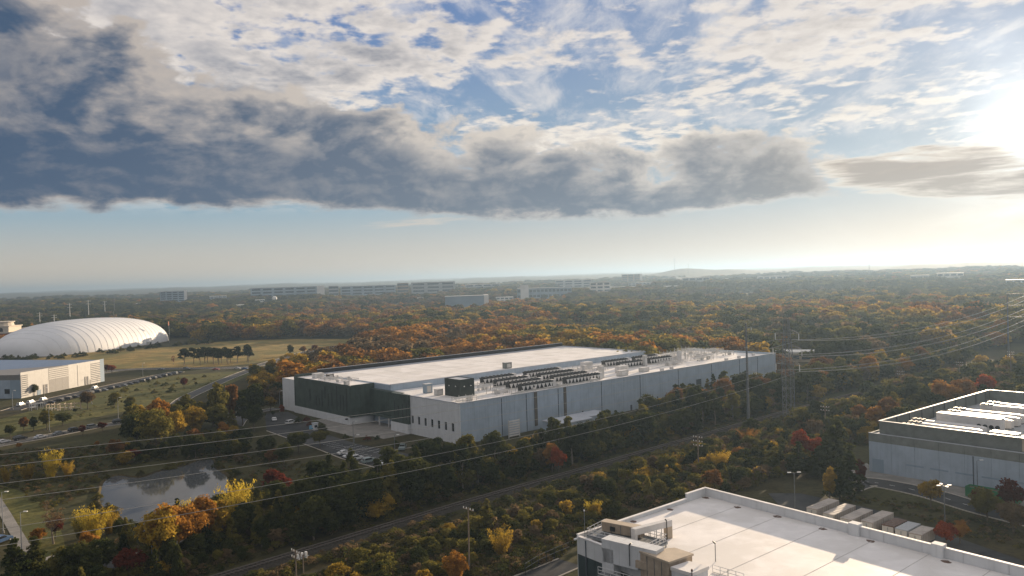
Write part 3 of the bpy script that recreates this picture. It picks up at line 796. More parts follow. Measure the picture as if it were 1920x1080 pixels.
for i, (x, y, L, W, h, lab) in enumerate((
    (-3, 76, 9, 8, 1.3, 'low reddish pipework on the roof corner above the green screen'),
    (-4, 86, 8, 5, 1.4, 'second low pipe group left on the front roof corner'),
    (2.0, 4.6, 9, 2.2, 2.4, 'pale slatted pipe frame on the hall corner before the cube'),
    (24, 20, 9, 8, 2.6, 'pipe cluster directly behind the dark green cube'),
    (23, 8, 9, 6, 1.8, 'tangled pipes between the cube and nearest coolers'),
    (26, 1.5, 12, 2.0, 1.2, 'low pipe run along the parapet near the brown pilaster'),
    (42, 1.2, 14, 2.2, 1.5, 'brownish pipe run on the parapet between the two pilasters'),
    (76, 22, 12, 9, 2.8, 'pipe frame just past the second cooler bank'),
    (90, 26, 12, 10, 3.0, 'pipe frame between second and far cooler banks'),
    (128, 13, 13, 6, 2.6, 'low frame before the far cooler bank'),
    (146, 24, 14, 8, 4.8, 'tall white pipe frame beyond the last coolers'),
    (150, 12, 14, 7, 3.8, 'white pipe frame nearer the parapet past the coolers'),
    (163, 22, 11, 8, 4.6, 'tall white pipe frame three quarters along the roof'),
    (168, 32, 12, 8, 4.2, 'rear pipe frame three quarters along the roof'),
    (177, 16, 10, 7, 2.6, 'lower pipe frame towards the far end of the roof'),
    (184, 28, 9, 6, 2.8, 'last pipe frame at the far end of the roof'))):
    piping('pipe_rack', lab, x, y, L, W, h, 30+i, z=15.0 if i < 2 else RZ, dense=1.6 if i > 6 else 1.0)
for i, (x, y) in enumerate(((160, 4), (172, 5), (186, 6), (112, 4), (120, 5))):
    cabinet('roof_vent', ('small roof vent near the long parapet, ' + ('third from the far end','second from the far end','nearest the far end','beside the far cooler bank','just left of the far pipe frames')[i]), x, y, 1.4, 1.2, 1.0, M['equip_white'], group='small vents by the parapet')

# ------------------------------------------------------------------ the white-roofed building at the lower right
NC = Vector((36.1, 153.5, 0)); NE1 = Vector((-.76, -.65, 0)); NE2 = Vector((.584, -.812, 0))
def nb(s, t_): return Vector((0,0,0))+NE1*s+NE2*t_
def nbw(p): return Vector((p[0]-NC.x, p[1]-NC.y, 0))
def near_building():
    t = thing('white_roofed_hall', 'flat building with broad white roof and white parapet in lower right foreground', 'building', NC)
    L1, L2 = 35.4, 92.0
    q = lambda a0, a1, b0, b1: [nb(a0,b0), nb(a1,b0), nb(a1,b1), nb(a0,b1)]
    MB().prism(q(.35, L1-.35, .35, L2), 0, 11.7).build('building_core', M['panel_white'], t)
    r = MB().prism(q(.4, L1-.4, .4, L2-.2), 11.71, 11.8).build('roof', M['membrane'], t)
    mb = MB()
    for k in range(1, 11): mb.prism(q(.6, L1-.6, k*8.6, k*8.6+.09), 11.803, 11.83)
    mb.build('roof_seam', M['roofline'], r)
    mb = MB(); rnd = random.Random(3)
    for s, b in ((1.4,1.2),(2.0,9.0),(1.3,17.2),(1.5,26.0),(1.3,34.4),(1.6,46),(12,1.0),(22,.9)):
        pts = [nb(s+math.cos(a)*(.35+.25*rnd.random())*1.2, b+math.sin(a)*(.35+.25*rnd.random())*1.6) for a in np.linspace(0, 6.28, 11)[:-1]]
        mb.sheet(pts, 11.806)
    mb.build('drain_stain', M['stain'], r)
    # far side wall panels, parapet and coping (towards the trailers)
    k = 0; w = 6.0
    while k*w < L2-1:
        MB().prism(q(-.02, .36, k*w+.02, k*w+w-.02), 0, 13.25).build('wall_panel', M['panel_white'], t); k += 1
    MB().prism(q(-.1, .46, -.1, L2), 13.26, 13.4).build('coping', M['membrane'], t)
    for b in (30.4, 43.6, 60): MB().prism(q(-.5, 1.0, b, b+1.7), 10.4, 13.75).build('parapet_pier', M['panel_white'], t)
    # left long edge: taller near the corner
    for k in range(6):
        a = .37+k*5.8; b = min(a+5.76, L1-.02)
        top = 13.25 if k == 0 else 12.35
        MB().prism(q(a, b, -.02, .36), 0, top).build('wall_panel', M['panel_white'], t)
        MB().prism(q(a, b+.03, -.1, .46), top+.01, top+.15).build('coping', M['membrane'], t)
    # end wall facing the camera's left: pale above, dark teal below
    for k in range(14):
        b = .38+k*4.2
        MB().prism(q(L1-.36, L1+.02, b, b+4.16), 9.41, 12.2).build('wall_panel', M['panel_white'], t)
        MB().prism(q(L1-.36, L1-.03, b, b+4.16), 0, 9.39).build('wall_panel', M['teal'], t)
    MB().prism(q(L1-.46, L1+.1, .37, L2), 12.21, 12.36).build('coping', M['membrane'], t)
    MB().tube(nb(L1+.1, 2.5)+Vector((0,0,.2)), nb(L1+.1, 2.5)+Vector((0,0,12.1)), .1, n=7).build('downpipe', M['joint'], t)
    MB().bar(nb(L1+.02, .6)+Vector((0,0,12.0)), nb(L1+.9, .6)+Vector((0,0,12.0)), .3, .22).build('wall_lamp', M['lamp_head'], t)
near_building()
def railing(mb, pts, z, h=1.1, step=1.15):
    for i in range(len(pts)-1):
        a, b = Vector(pts[i]), Vector(pts[i+1]); L = (b-a).length; n = max(1, round(L/step))
        for k in range(n+1):
            p = a+(b-a)*(k/n); mb.bar((p.x,p.y,z), (p.x,p.y,z+h), .075, .075)
        for hh in (h, h*.55): mb.bar((a.x,a.y,z+hh), (b.x,b.y,z+hh), .07, .07)
        mb.bar((a.x,a.y,z+.07), (b.x,b.y,z+.07), .03, .14)
def near_extras():
    # grated platform with railings
    o = Vector((15.5,128.5,0)); pf = [Vector(p)-o for p in ((10.9,129.2,0),(14.4,133.8,0),(23.2,124.9,0),(19.7,120.9,0))]
    t = thing('roof_platform', 'grey grated access platform with railings on the white roof corner', 'platform', o)
    zp = 12.75
    MB().prism(pf, zp-.14, zp).build('deck', M['darksteel'], t)
    mb = MB()
    for i in range(4): a, b = pf[i], pf[(i+1)%4]; mb.bar((a.x,a.y,zp-.28),(b.x,b.y,zp-.28), .14, .27)
    for p in pf: mb.bar((p.x*.97,p.y*.97,11.8),(p.x*.97,p.y*.97,zp-.15), .16, .16)
    mb.build('support_frame', M['galv'], t)
    for i in range(4):
        m2 = MB(); railing(m2, [pf[i]*.985, pf[(i+1)%4]*.985], zp); m2.build('railing', M['railing'], t)
    # mast with a lamp at the platform corner
    lp = thing('roof_lamp_mast', 'thin mast with small lamp at the platform corner', 'lamp', Vector((10.6,129.4,0)))
    MB().tube((0,0,12.2),(0,0,16.6),.05,.035,6).build('mast', M['galv'], lp)
    MB().tube((0,0,16.6),(0,0,16.85),.12,.09,8).build('lamp_head', M['lamp_head'], lp)
    # tan duct lying on the platform side
    o = Vector((17.0,128.3,0)); d = thing('tan_roof_duct', 'weathered tan box duct lying across the roof platform', 'duct', o)
    a, b = Vector((14.0,131.2,0))-o, Vector((19.6,126.9,0))-o
    n = (b-a).normalized(); s = Vector((-n.y,n.x,0))
    body = MB()
    body.prism([a-s*.75,b-s*.75,b+s*.75,a+s*.75], 12.9, 14.35).build('casing', M['tan'], d)
    MB().prism([a-s*.85-n*.1,b-s*.85+n*.3,b+s*.85+n*.3,a+s*.85-n*.1], 14.36, 14.5).build('lid', M['tanroof'], d)
    for k in (.25, .5, .75):
        p = a+(b-a)*k; MB().prism([p-s*.8-n*.05,p-s*.8+n*.05,p-s*.751+n*.05,p-s*.751-n*.05], 12.9, 14.35).build('flange', M['darksteel'], d)
    MB().prism([a+n*1.6-s*.9,a+n*2.5-s*.9,a+n*2.5-s*.76,a+n*1.6-s*.76], 13.2, 13.9).build('vent_opening', M['black'], d)
    for k in (.15, .85):
        p = a+(b-a)*k; MB().tube((p.x,p.y,12.75),(p.x,p.y,12.9),.2,n=6).build('foot', M['darksteel'], d)
    # white box duct bridging to a white leg
    o = Vector((21.2,127.9,0)); w = thing('white_bridge_duct', 'white box duct on legs crossing from the platform onto the roof', 'duct', o)
    a, b = Vector((17.9,125.4,0))-o, Vector((24.6,129.6,0))-o; n = (b-a).normalized(); s = Vector((-n.y,n.x,0))
    MB().prism([a-s*.5,b-s*.5,b+s*.5,a+s*.5], 13.75, 14.75).build('beam', M['equip_white'], w)
    MB().prism([b-n*1.0-s*.5,b-s*.5,b+s*.5,b-n*1.0+s*.5], 11.82, 13.74).build('leg', M['tanroof'], w)
    MB().prism([a-s*.5,a+n*.5-s*.5,a+n*.5+s*.5,a+s*.5], 12.75, 13.74).build('leg', M['equip_white'], w)
    for k in (.45, .62, .76): 
        p = a+(b-a)*k; MB().tube((p.x,p.y,11.8),(p.x,p.y,13.75),.06,n=6).build('prop', M['galv'], w)
    p = b-n*1.3-s*.6; MB().tube((p.x,p.y,11.82),(p.x,p.y,14.9),.06,n=6).tube((p.x,p.y,14.9),(p.x-.25,p.y,15.15),.1,.12,n=6).build('flood_lamp', M['black'], w)
    # portal of white panels over the loading bay
    o = Vector((12.5,121.9,0)); g = thing('white_portal', 'tall white panelled portal frame over the loading bay', 'portal', o)
    a, b = Vector((0,0,0)), Vector((19.8,115.6,0))-o; n = (b-a).normalized(); s = Vector((-n.y,n.x,0))*1.15
    MB().prism([a, a+n*2.1, a+n*2.1+s*2, a+s*2], 0, 13.1).build('pillar', M['panel_white'], g)
    L = (b-a).length; k = 0; w_ = L/6
    while k < 6:
        p = a+n*(w_*k+.015); e = a+n*(w_*(k+1)-.015); MB().prism([p, e, e+s*2, p+s*2], 13.11, 14.5).build('panel', M['panel_white'], g)
        MB().prism([p, e, e+s*.25, p+s*.25], 11.0 if k < 4 else 12.0, 13.1).build('panel', M['panel_white'], g); k += 1
    p = a+n*5.2-s*.25; MB().tube((p.x,p.y,11.5),(p.x,p.y,14.6),.07,n=6).tube((p.x,p.y,14.6),(p.x+.3,p.y,14.9),.13,n=6).build('flood_lamp', M['black'], g)
    p = a+n*6.3-s*.4; MB().prism([p, p+n*2.6, p+n*2.6+s*.3, p+s*.3], 11.5, 12.6).build('sign_box', M['tan'], g)
    # tan penthouse and white block further along
    o = Vector((20.5,115.4,0)); d = thing('tan_penthouse', 'tan panelled roof box with worn top beside the white portal', 'roof box', o)
    base = [Vector(p)-o for p in ((17.7,117.3,0),(22.9,118.2,0),(25.0,115.5,0),(21.0,112.6,0))]
    MB().prism(base, 10.0, 13.7).build('walls', M['tan'], d)
    MB().prism([p*1.05 for p in base], 13.71, 14.0).build('lid', M['tanroof'], d)
    for k in (.25, .5, .75):
        p = base[0]+(base[3]-base[0])*k; MB().tube((p.x*1.02,p.y*1.02,10.1),(p.x*1.02,p.y*1.02,13.6),.05,n=5).build('panel_seam', M['darksteel'], d)
    o = Vector((23.7,112.0,0)); d = thing('white_roof_block', 'white flat-topped roof block right of the tan box at the bottom edge', 'roof box', o)
    base = [Vector(p)-o for p in ((21.3,112.2,0),(24.2,114.2,0),(26.4,112.0,0),(23.6,109.7,0))]
    MB().prism(base, 10.0, 12.9).build('walls', M['panel_white'], d); MB().prism([p*1.06 for p in base], 12.91, 13.4).build('lid', M['membrane'], d)
    p = base[3]*1.1; MB().tube((p.x,p.y,10.5),(p.x,p.y,13.7),.06,n=6).tube((p.x,p.y,13.7),(p.x,p.y,14.0),.17,.12,n=7).build('flood_lamp', M['stain'], d)
    o = Vector((29.0,118.0,0)); d = thing('roof_flood_mast', 'short dark mast with floodlight on the white roof near the railing', 'lamp', o)
    MB().tube((0,0,11.82),(0,0,14.6),.06,n=6).build('mast', M['darksteel'], d); MB().tube((0,0,14.55),(-.35,-.1,14.9),.14,.1,n=7).build('lamp_head', M['black'], d)
    o = Vector((27.5,113.8,0)); d = thing('roof_railing', 'short length of grey railing at the bottom edge of the white roof', 'railing', o)
    for k in range(2):
        m2 = MB(); railing(m2, [(k*1.7,-k*1.9,0),((k+1)*1.7,-(k+1)*1.9,0)], 11.82); m2.build('railing_section', M['railing'], d)
    # lower gantry outside the portal
    o = Vector((13.5,118.0,0)); d = thing('loading_gantry', 'grey steel gantry with railings below the white portal', 'gantry', o)
    a, b = Vector((12.6,120.4,0))-o, Vector((20.2,113.1,0))-o; n = (b-a).normalized(); s = Vector((n.y,-n.x,0))
    MB().prism([a, b, b+s*1.5, a+s*1.5], 9.9, 10.05).build('deck', M['darksteel'], d)
    MB().bar((a.x,a.y,9.7),(b.x,b.y,9.7),.2,.35).bar((a+s*1.5)+Vector((0,0,9.7)),(b+s*1.5)+Vector((0,0,9.7)),.2,.35).build('beam', M['galv'], d)
    m2 = MB(); railing(m2, [a+s*1.45, b+s*1.45], 10.05); m2.build('railing', M['railing'], d)
    for k in (.2, .55, .9):
        p = a+(b-a)*k+s*.75; MB().bar((p.x,p.y,0),(p.x,p.y,9.6),.3,.3).build('column', M['galv'], d)
    p = a+(b-a)*.35+s*.75; e = a+(b-a)*.62+s*.75; MB().bar((p.x,p.y,9.5),(e.x,e.y,6.0),.16,.16).build('brace', M['galv'], d)
near_extras()

# ------------------------------------------------------------------ the blue-walled building at the right edge
BO = Vector((94.6,213.6,0)); BA = math.atan2(.63,.776)
def right_building():
    # local x runs away from the camera, local -y runs to the right and nearer
    t = thing('blue_walled_hall', 'blue-grey walled building with louvred roof screen at the right edge', 'building', BO, BA)
    L, W = 80.0, 95.0; H1 = 10.0
    MB().box(.3, L, -W, -.3, 0, H1-.15).build('building_core', M['bluewall'], t)
    MB().box(.35, L, -W, -.35, H1-.14, H1).build('roof', M['far_grey'], t)
    for k in range(16): MB().box(0, .31, -6*k-5.97, -6*k-.03, 0, 8.1).build('wall_panel', M['bluewall'], t)
    for k in range(16): MB().box(-.03, .31, -6*k-5.97, -6*k-.03, 8.12, 10.3).build('fascia_panel', M['louvre'], t)
    MB().box(-.08, .34, -W, .0, 10.31, 10.45).build('coping', M['membrane2'], t)
    for k in range(14): MB().box(6*k+.03, 6*k+5.97, -.31, 0, 0, 8.1).build('wall_panel', M['bluewall'], t)
    for k in range(14): MB().box(6*k+.03, 6*k+5.97, -.31, .03, 8.12, 10.3).build('fascia_panel', M['louvre'], t)
    for y in (-26.0, -46.5): MB().tube((-.12,y,.2),(-.12,y,8.0),.12,n=7).build('downpipe', M['joint'], t)
    MB().box(-.06, -.001, -.9-3, -.9, 0, 3.6).build('door', M['far_blue'], t)
    for k in range(9): MB().box(-.07, -.001, -12-6*k-2.2, -12-6*k+2.2, 3.1, 3.5).build('wall_band', M['far_blue'], t)
    # louvred screen wall inset from the edge
    def screen(x0, x1, y0, y1, name):
        s = MB().box(x0, x1, y0, y1, 10.0, 13.35).build(name, M['louvre'], t)
        return s
    s1 = screen(2.4, 2.6, -W, -1.8, 'roof_screen'); s2 = screen(2.6, 76, -2.0, -1.8, 'roof_screen'); s3 = screen(76, 76.2, -W, -1.8, 'roof_screen')
    for k in range(9): MB().box(2.3, 2.399, -W, -1.9, 10.3+k*.34, 10.48+k*.34).build('slat', M['louvre'], s1)
    for k in range(9): MB().box(2.61, 75.9, -2.10, -2.001, 10.3+k*.34, 10.48+k*.34).build('slat', M['louvre'], s2)
    for k in range(10): MB().box(4+7.6*k, 4.16+7.6*k, -2.35, -2.11, 10.0, 13.3).build('screen_post', M['darksteel'], s2)
    for a in ((2.2, 2.8, -W, -1.6),(2.8, 76, -2.2, -1.6),(75.9, 76.4, -W, -1.6)): MB().box(*a, 13.36, 13.5).build('screen_coping', M['equip_white'], t)
    MB().box(2.1, 2.29, -64, -36, 10.3, 13.3).build('tan_screen', M['tanroof'], t, label='tan panel let into the louvred screen')
right_building()
def rloc(x, y, z=10.0):
    c, s = math.cos(BA), math.sin(BA); return Vector((BO.x+c*x-s*y, BO.y+s*x+c*y, z))
def longunit_proto():
    L = 15.0; W = 2.3
    body = MB().box(0, L, -W/2, W/2, .3, 2.2)
    vs, fs = [], []
    prof = [(-W/2-.05,2.2),(-W/2+.12,2.42),(-.6,2.55),(.6,2.55),(W/2-.12,2.42),(W/2+.05,2.2)]
    cap = MB()
    for xx in (0, L-1.2): cap.add([(xx,y,z) for y, z in prof], [])
    n = len(prof); cap.v += [(L,y*.8,2.2+(z-2.2)*.45) for y, z in prof]
    cap.f = [(i,i+1,n+i+1,n+i) for i in range(n-1)]+[(n+i,n+i+1,2*n+i+1,2*n+i) for i in range(n-1)]+[tuple(range(n))[::-1], tuple(range(2*n,3*n))]
    base = MB().box(.1, L-.1, -W/2+.2, -W/2+.4, 0, .3).box(.1, L-.1, W/2-.4, W/2-.2, 0, .3)
    fan = MB().box(-3.4, -.1, -W/2, W/2, .2, 2.4)
    fans = MB()
    for k in range(3):
        for y in (-.55, .55): fans.tube((-2.9+k*1.15,y,2.4),(-2.9+k*1.15,y,2.75),.46,.42,10)
    ribs = MB()
    for k in range(10): ribs.box(.8+k*1.45, .9+k*1.45, -W/2-.05, -W/2-.001, .4, 2.15)
    return [('casing', body.mesh('casing', M['equip_white'])), ('ridge_cover', cap.mesh('ridge_cover', M['equip_white'])), ('skid', base.mesh('skid', M['darksteel'])), ('fan_section', fan.mesh('fan_section', M['equip'])), ('fan', fans.mesh('fan', M['black'])), ('seam', ribs.mesh('seam', M['equip']))]
LU = longunit_proto()
labs = ['nearest the screen corner','second from the screen corner','third from the screen corner','fourth, behind the tall grey box','fifth, behind the tall grey box','sixth, towards the back screen','seventh, by the back screen','eighth, near the back screen corner','ninth, closest to the back screen']
for i, (x, y) in enumerate(((7,-9),(11.5,-9),(16,-8),(30,-9.5),(35,-9.5),(40,-9),(47,-26),(52,-12),(57,-12))):
    t = thing('air_unit', 'long white rounded air unit on the right roof, %s' % labs[i], 'air unit', rloc(x, y), BA-math.pi/2, 'long air units on the right roof')
    for nm, me in LU: link(nm, me, t)
def boxunit(label, x, y, lx, ly, h, fans):
    t = thing('air_handler', label, 'air unit', rloc(x, y), BA-math.pi/2)
    MB().box(0, lx, -ly/2, ly/2, .25, h).build('housing', M['equip_white'], t); MB().box(.1, lx-.1, -ly/2+.1, ly/2-.1, 0, .25).build('skid', M['darksteel'], t)
    MB().box(-.05, lx+.05, -ly/2-.05, ly/2+.05, h, h+.12).build('lid', M['equip_white'], t)
    for k in range(fans):
        MB().tube((lx-.6-k*1.5,-ly/2-.12,h*.4),(lx-.6-k*1.5,-ly/2-.001,h*.4),.6,n=12).build('fan', M['black'], t)
    return t
boxunit('tall grey-white box unit in the middle of the right roof', 23, -8.5, 16, 3.2, 3.8, 4)
boxunit('white unit with dark fans near the tan roof panel', 9, -27, 6, 2.8, 3.0, 2)
boxunit('white box unit behind the dark-fanned unit on right roof', 30, -28, 7, 3.0, 2.8, 2)
boxunit('white flat unit at the back corner of the right roof', 58, -22, 8, 3.0, 2.2, 2)
boxunit('long low beige unit beside the tan roof panel', 17, -34, 12, 3.0, 1.8, 0)
boxunit('second low beige unit behind the tan roof panel', 22, -38, 12, 3.0, 1.8, 0)

# ------------------------------------------------------------------ left: metal-sided hall, air dome, brick block
def metal_hall():
    o = G(40,747); t = thing('metal_sided_hall', 'pale metal-sided hall with grey striped bays and blue roof on the left', 'building', o, math.radians(-7.8))
    # long lit face runs along +y at x=0, the camera side end runs along -x at y=0
    Lh, Wd, Hh = 68, 75, 13.5
    MB().box(-Wd, -.3, .3, Lh-.1, 0, Hh-1.2).build('building_core', M['metalgrey'], t)
    bays = [(0,5.2,'s'),(5.2,20.5,'p'),(20.5,36.5,'g'),(36.5,55.5,'p'),(55.5,64.2,'s'),(64.2,68,'d')]
    for a, b, k in bays:
        m = {'s':M['metalsheet'],'p':M['metalsheet'],'g':M['metalgrey'],'d':M['far_blue']}[k]
        hh = Hh if k != 'd' else Hh+.2
        n = max(1, round((b-a)/5)); w = (b-a)/n
        for i in range(n): MB().box(-.31, 0, a+i*w+.02, a+(i+1)*w-.02, 0, hh).build('wall_panel', m, t)
        if k in 'sg':
            z0 = 1.0 if k == 's' else 7.2
            for j in range(int((hh-z0)/1.05)): MB().box(.001, .1, a+.15, b-.15, z0+j*1.05, z0+j*1.05+.42).build('stripe', M['metaldark'] if k == 's' else M['metalsheet'], t)
    for y in (16.2, 50.0):
        d = MB().box(.001, .16, y, y+3.2, 0, 5.0).build('door', M['metalgrey'], t); MB().box(.161, .2, y+1.6, y+2.9, .1, 4.8).build('door_leaf', M['metaldark'], d)
    d = MB().box(.001, .12, 11.5, 14.2, 0, 2.6).build('door', M['far_blue'], t); MB().box(.121, .17, 13.8, 13.95, 1, 1.2).build('handle', M['black'], d)
    d = MB().box(.001, .12, 54.4, 55.4, 0, 2.6).build('door', M['metalgrey'], t)
    MB().box(.001, .08, 43.9, 44.1, .5, 12.5).build('downpipe', M['metaldark'], t)
    # end face
    for k in range(12):
        x1 = -k*6.2-.02
        MB().box(x1-6.16, x1-.0, -.02, .29, 0, 9.6).build('wall_panel', M['far_blue'] if k == 0 else M['bluewall'], t)
    MB().box(-9.5, -6.5, -.1, -.021, 2.5, 5.0).build('louvre', M['black'], t)
    r = MB().add([(-Wd,.3,Hh-1.0),(-.32,.3,9.8),(-.32,Lh-.2,Hh-.5),(-Wd,Lh-.2,Hh+.8)], [(0,1,2,3)]).build('roof', M['blueroof'], t)
    for k in range(7):
        y = 4+k*7.5; v = MB().box(-4.4, -2.4, y, y+1.1, 9.0, 12.4+k*.12).build('roof_vent', M['metalsheet'], t); MB().box(-2.39, -1.4, y+.1, y+1.0, 10.0, 10.9+k*.12).build('hood', M['metalsheet'], v)
metal_hall()
def air_dome():
    o = Vector((-415, 775, 0)); t = thing('air_dome', 'large white ribbed inflatable sports dome on the left', 'dome', o, math.radians(-9.0))
    A_, B_, H_ = 50.0, 96.0, 28.5           # half width, half length, height
    nb_, nl = 40, 96
    P = 2.5
    def prof(u):   # plan half width and height factor along the length, blunt ends
        k = max(0.0, 1-abs(u)**P)
        return k**(1/P)
    us = np.sin(np.linspace(-math.pi/2, math.pi/2, nl+1))
    rings = []
    for i, u in enumerate(us):
        k = prof(u)
        ring = []
        for j in range(nb_+1):
            th = math.pi*j/nb_; c, s = math.cos(th), math.sin(th)
            cx = math.copysign(abs(c)**.85, c); sz = s**.92 if s > 0 else 0
            ring.append((A_*k**.9*cx, B_*u, H_*k**.95*sz))
        rings.append(ring)
    skin = MB(); skin.v = [p for r in rings for p in r]; n = nb_+1
    skin.f = [(i*n+j, (i+1)*n+j, (i+1)*n+j+1, i*n+j+1) for i in range(nl) for j in range(nb_)]
    skin.build('fabric_skin', M['dome'], t, smooth=True)
    for q in range(25):
        u = -.9+q*1.8/24; k = prof(u); r = MB(); prev = None
        for j in range(0, nb_+1):
            th = math.pi*j/nb_; c, s = math.cos(th), math.sin(th); cx = math.copysign(abs(c)**.85, c); sz = s**.92 if s > 0 else 0
            p = Vector((A_*k**.9*cx*1.001, B_*u, H_*k**.95*sz+.02))
            if prev is not None: r.tube(prev, p, .12, n=6, caps=False)
            prev = p
        r.build('rib', M['dome'], t, smooth=True)
    d = MB().box(A_-1.5, A_+2.5, 20, 24, 0, 3.2).build('airlock_door', M['equip'], t); MB().box(A_+2.51, A_+2.6, 21, 23, .1, 2.4).build('door_leaf', M['black'], d)
    MB().prism([(A_*prof(u)**.9*s_*1.01, B_*u*1.01) for s_, us_ in ((1, us[4:-4:4]), (-1, us[4:-4:4][::-1])) for u in us_], 0, .6).build('anchor_kerb', M['kerb'], t)
air_dome()
def brick_block():
    o = G(8,648); o.z = 0; t = thing('brick_building', 'red-brick building with cream arched upper windows at the left edge', 'building', o, math.radians(5)); t.scale = (1, 1, .86)
    MB().box(-45, 14, 0, 30, 0, 15).build('brick_wall', M['brick'], t)
    MB().box(-46, 15, -.8, 31, 15, 16.4).build('cornice', M['cream'], t)
    MB().box(-40, 4, 2, 28, 16.41, 23).build('upper_storey', M['cream'], t)
    MB().box(-41, 5, 1.4, 29, 23, 24).build('cornice', M['cream'], t)
    mb = MB(); mb.tube((-12, 15, 24), (-12, 15, 28.5), 14, 13, 20).build('drum', M['cream'], t)
    MB().tube((-12, 15, 28.5), (-12, 15, 29.4), 14.6, 14.6, 20).build('drum_cornice', M['cream'], t)
    for k in range(6):
        x = -38+k*6.5; w = MB().box(x, x+3.6, 1.7, 1.99, 17.2, 20.2).tube((x+1.8,1.7,20.2),(x+1.8,1.99,20.2),1.8,n=14).build('arched_window', M['glass'], t)
    for k in range(9):
        x = -43+k*6.2
        for z in (3, 9): w = MB().box(x, x+2.4, -.1, -.001, z, z+3.2).build('window', M['glass'], t)
    t2 = thing('tan_building', 'low tan building between brick block and the white dome', 'building', G(70,640), 0)
    MB().box(-16, 16, 0, 24, 0, 15).build('wall', M['far_brown'], t2); MB().box(-17, 17, -.6, 25, 15, 16.2).build('roof_edge', M['cream'], t2)
    for k in range(5): MB().box(-14+k*6, -11+k*6, -.1, -.001, 9, 12).build('window', M['glass'], t2)
brick_block()

# ------------------------------------------------------------------ far buildings, each at its own distance on the rising ground
def far_block(label, px, dist, w, d, h, m, storeys, glass=True, rot=0.0, name='office_block', cat='building', strips=None, roof=None, m2=None):
    dirx = ray(px, 530); k = dist/dirx.y; X, Y = dirx.x*k, dist
    z = float(terrain(X, Y))
    o = Vector((X, Y, z-1)); t = thing(name, label, cat, o, rot-math.atan2(X, Y), 'far buildings in the haze')
    MB().box(-w/2, w/2, 0, d, 0, h+1).build('wall', m, t)
    MB().box(-w/2-.4, w/2+.4, -.4, d+.4, h+1, h+2).build('roof', roof or M['far_grey'], t)
    if glass:
        sh = h/storeys
        for i in range(storeys):
            z0 = 1+i*sh+sh*.32
            if strips:
                n = strips; ww = w/n
                for j in range(n): MB().box(-w/2+j*ww+ww*.12, -w/2+(j+1)*ww-ww*.12, -.15, -.01, z0, z0+sh*.48).build('window_band', M['far_glass'], t)
            else: MB().box(-w/2+1, w/2-1, -.15, -.01, z0, z0+sh*.48).build('window_band', M['far_glass'], t)
    if m2 is not None:
        MB().box(w/2+.02, w/2+w*.12, 1, d-1, 0, h+2.5).build('stair_tower', m2, t)
    return t
far_block('dark office block with a pale lit stair tower at far left', 322, 1950, 54, 24, 35, M['far_blue'], 7, strips=4, m2=M['far_white'])
far_block('long blue office range with lit end tower beyond the woods', 532, 2150, 172, 30, 34, M['far_blue'], 4, strips=6, m2=M['far_white'])
far_block('white block left of the second blue office range', 625, 2150, 26, 24, 35, M['far_grey'], 4)
far_block('second blue office range right of the white block', 690, 2200, 150, 30, 33, M['far_blue'], 4, strips=5)
far_block('small brown block between the office ranges', 755, 2250, 32, 24, 36, M['far_brown'], 4)
far_block('pale banded office range left of the big grey shed', 812, 2150, 118, 26, 37, M['far_grey'], 4, strips=3)
far_block('large blue-grey windowless shed with white end wall', 870, 1350, 66, 40, 25, M['far_blue'], 1, False, m2=M['far_white'], name='storage_shed')
far_block('long pale-columned hall with a small white roof tower', 1020, 1750, 120, 40, 23, M['far_blue'], 2, strips=14)
far_block('small white tower on the pale-columned hall roof', 983, 1740, 18, 18, 32, M['far_white'], 3, False)
far_block('white pair of blocks right of the pale-columned hall', 1125, 1800, 46, 24, 30, M['far_white'], 4, strips=3)
far_block('flat far hall below the wooded hill', 1205, 2500, 90, 30, 10, M['far_grey'], 2, strips=8)
far_block('distant twin-towered block below the wooded hill', 1183, 3100, 70, 26, 36, M['far_brown'], 5, strips=3, m2=M['far_white'])
far_block('white roofed hall right of the hill foot', 1305, 2350, 78, 40, 22, M['far_grey'], 2, strips=4, roof=M['far_white'])
far_block('long low white hall in the haze on the right', 1450, 2500, 95, 30, 18, M['far_white'], 1, strips=5)
far_block('low pale hall left of the sunlit roof at right', 1725, 2000, 42, 30, 15, M['far_grey'], 1, strips=3, roof=M['far_white'])
far_block('hall with a bright sunlit white roof at right', 1782, 1950, 58, 36, 19, M['far_white'], 2, strips=4, roof=M['far_white'])
far_block('blue-grey block at the right edge of the view', 1915, 1500, 50, 30, 13, M['far_blue'], 2, strips=4)
far_block('low white terminal hall before the blue office range', 462, 1700, 44, 26, 8, M['far_white'], 1, strips=4, roof=M['far_white'])
far_block('long low white sheds in the trees right of the dome', 455, 1080, 60, 20, 5, M['far_white'], 1, strips=6, roof=M['far_white'])
far_block('small white shed just right of the dome', 325, 1000, 26, 14, 6, M['far_blue'], 1, strips=4, roof=M['far_white'])
far_block('pale industrial yard building behind the lattice tower', 1487, 470, 30, 14, 5, M['tanroof'], 1, strips=5, roof=M['far_white'])
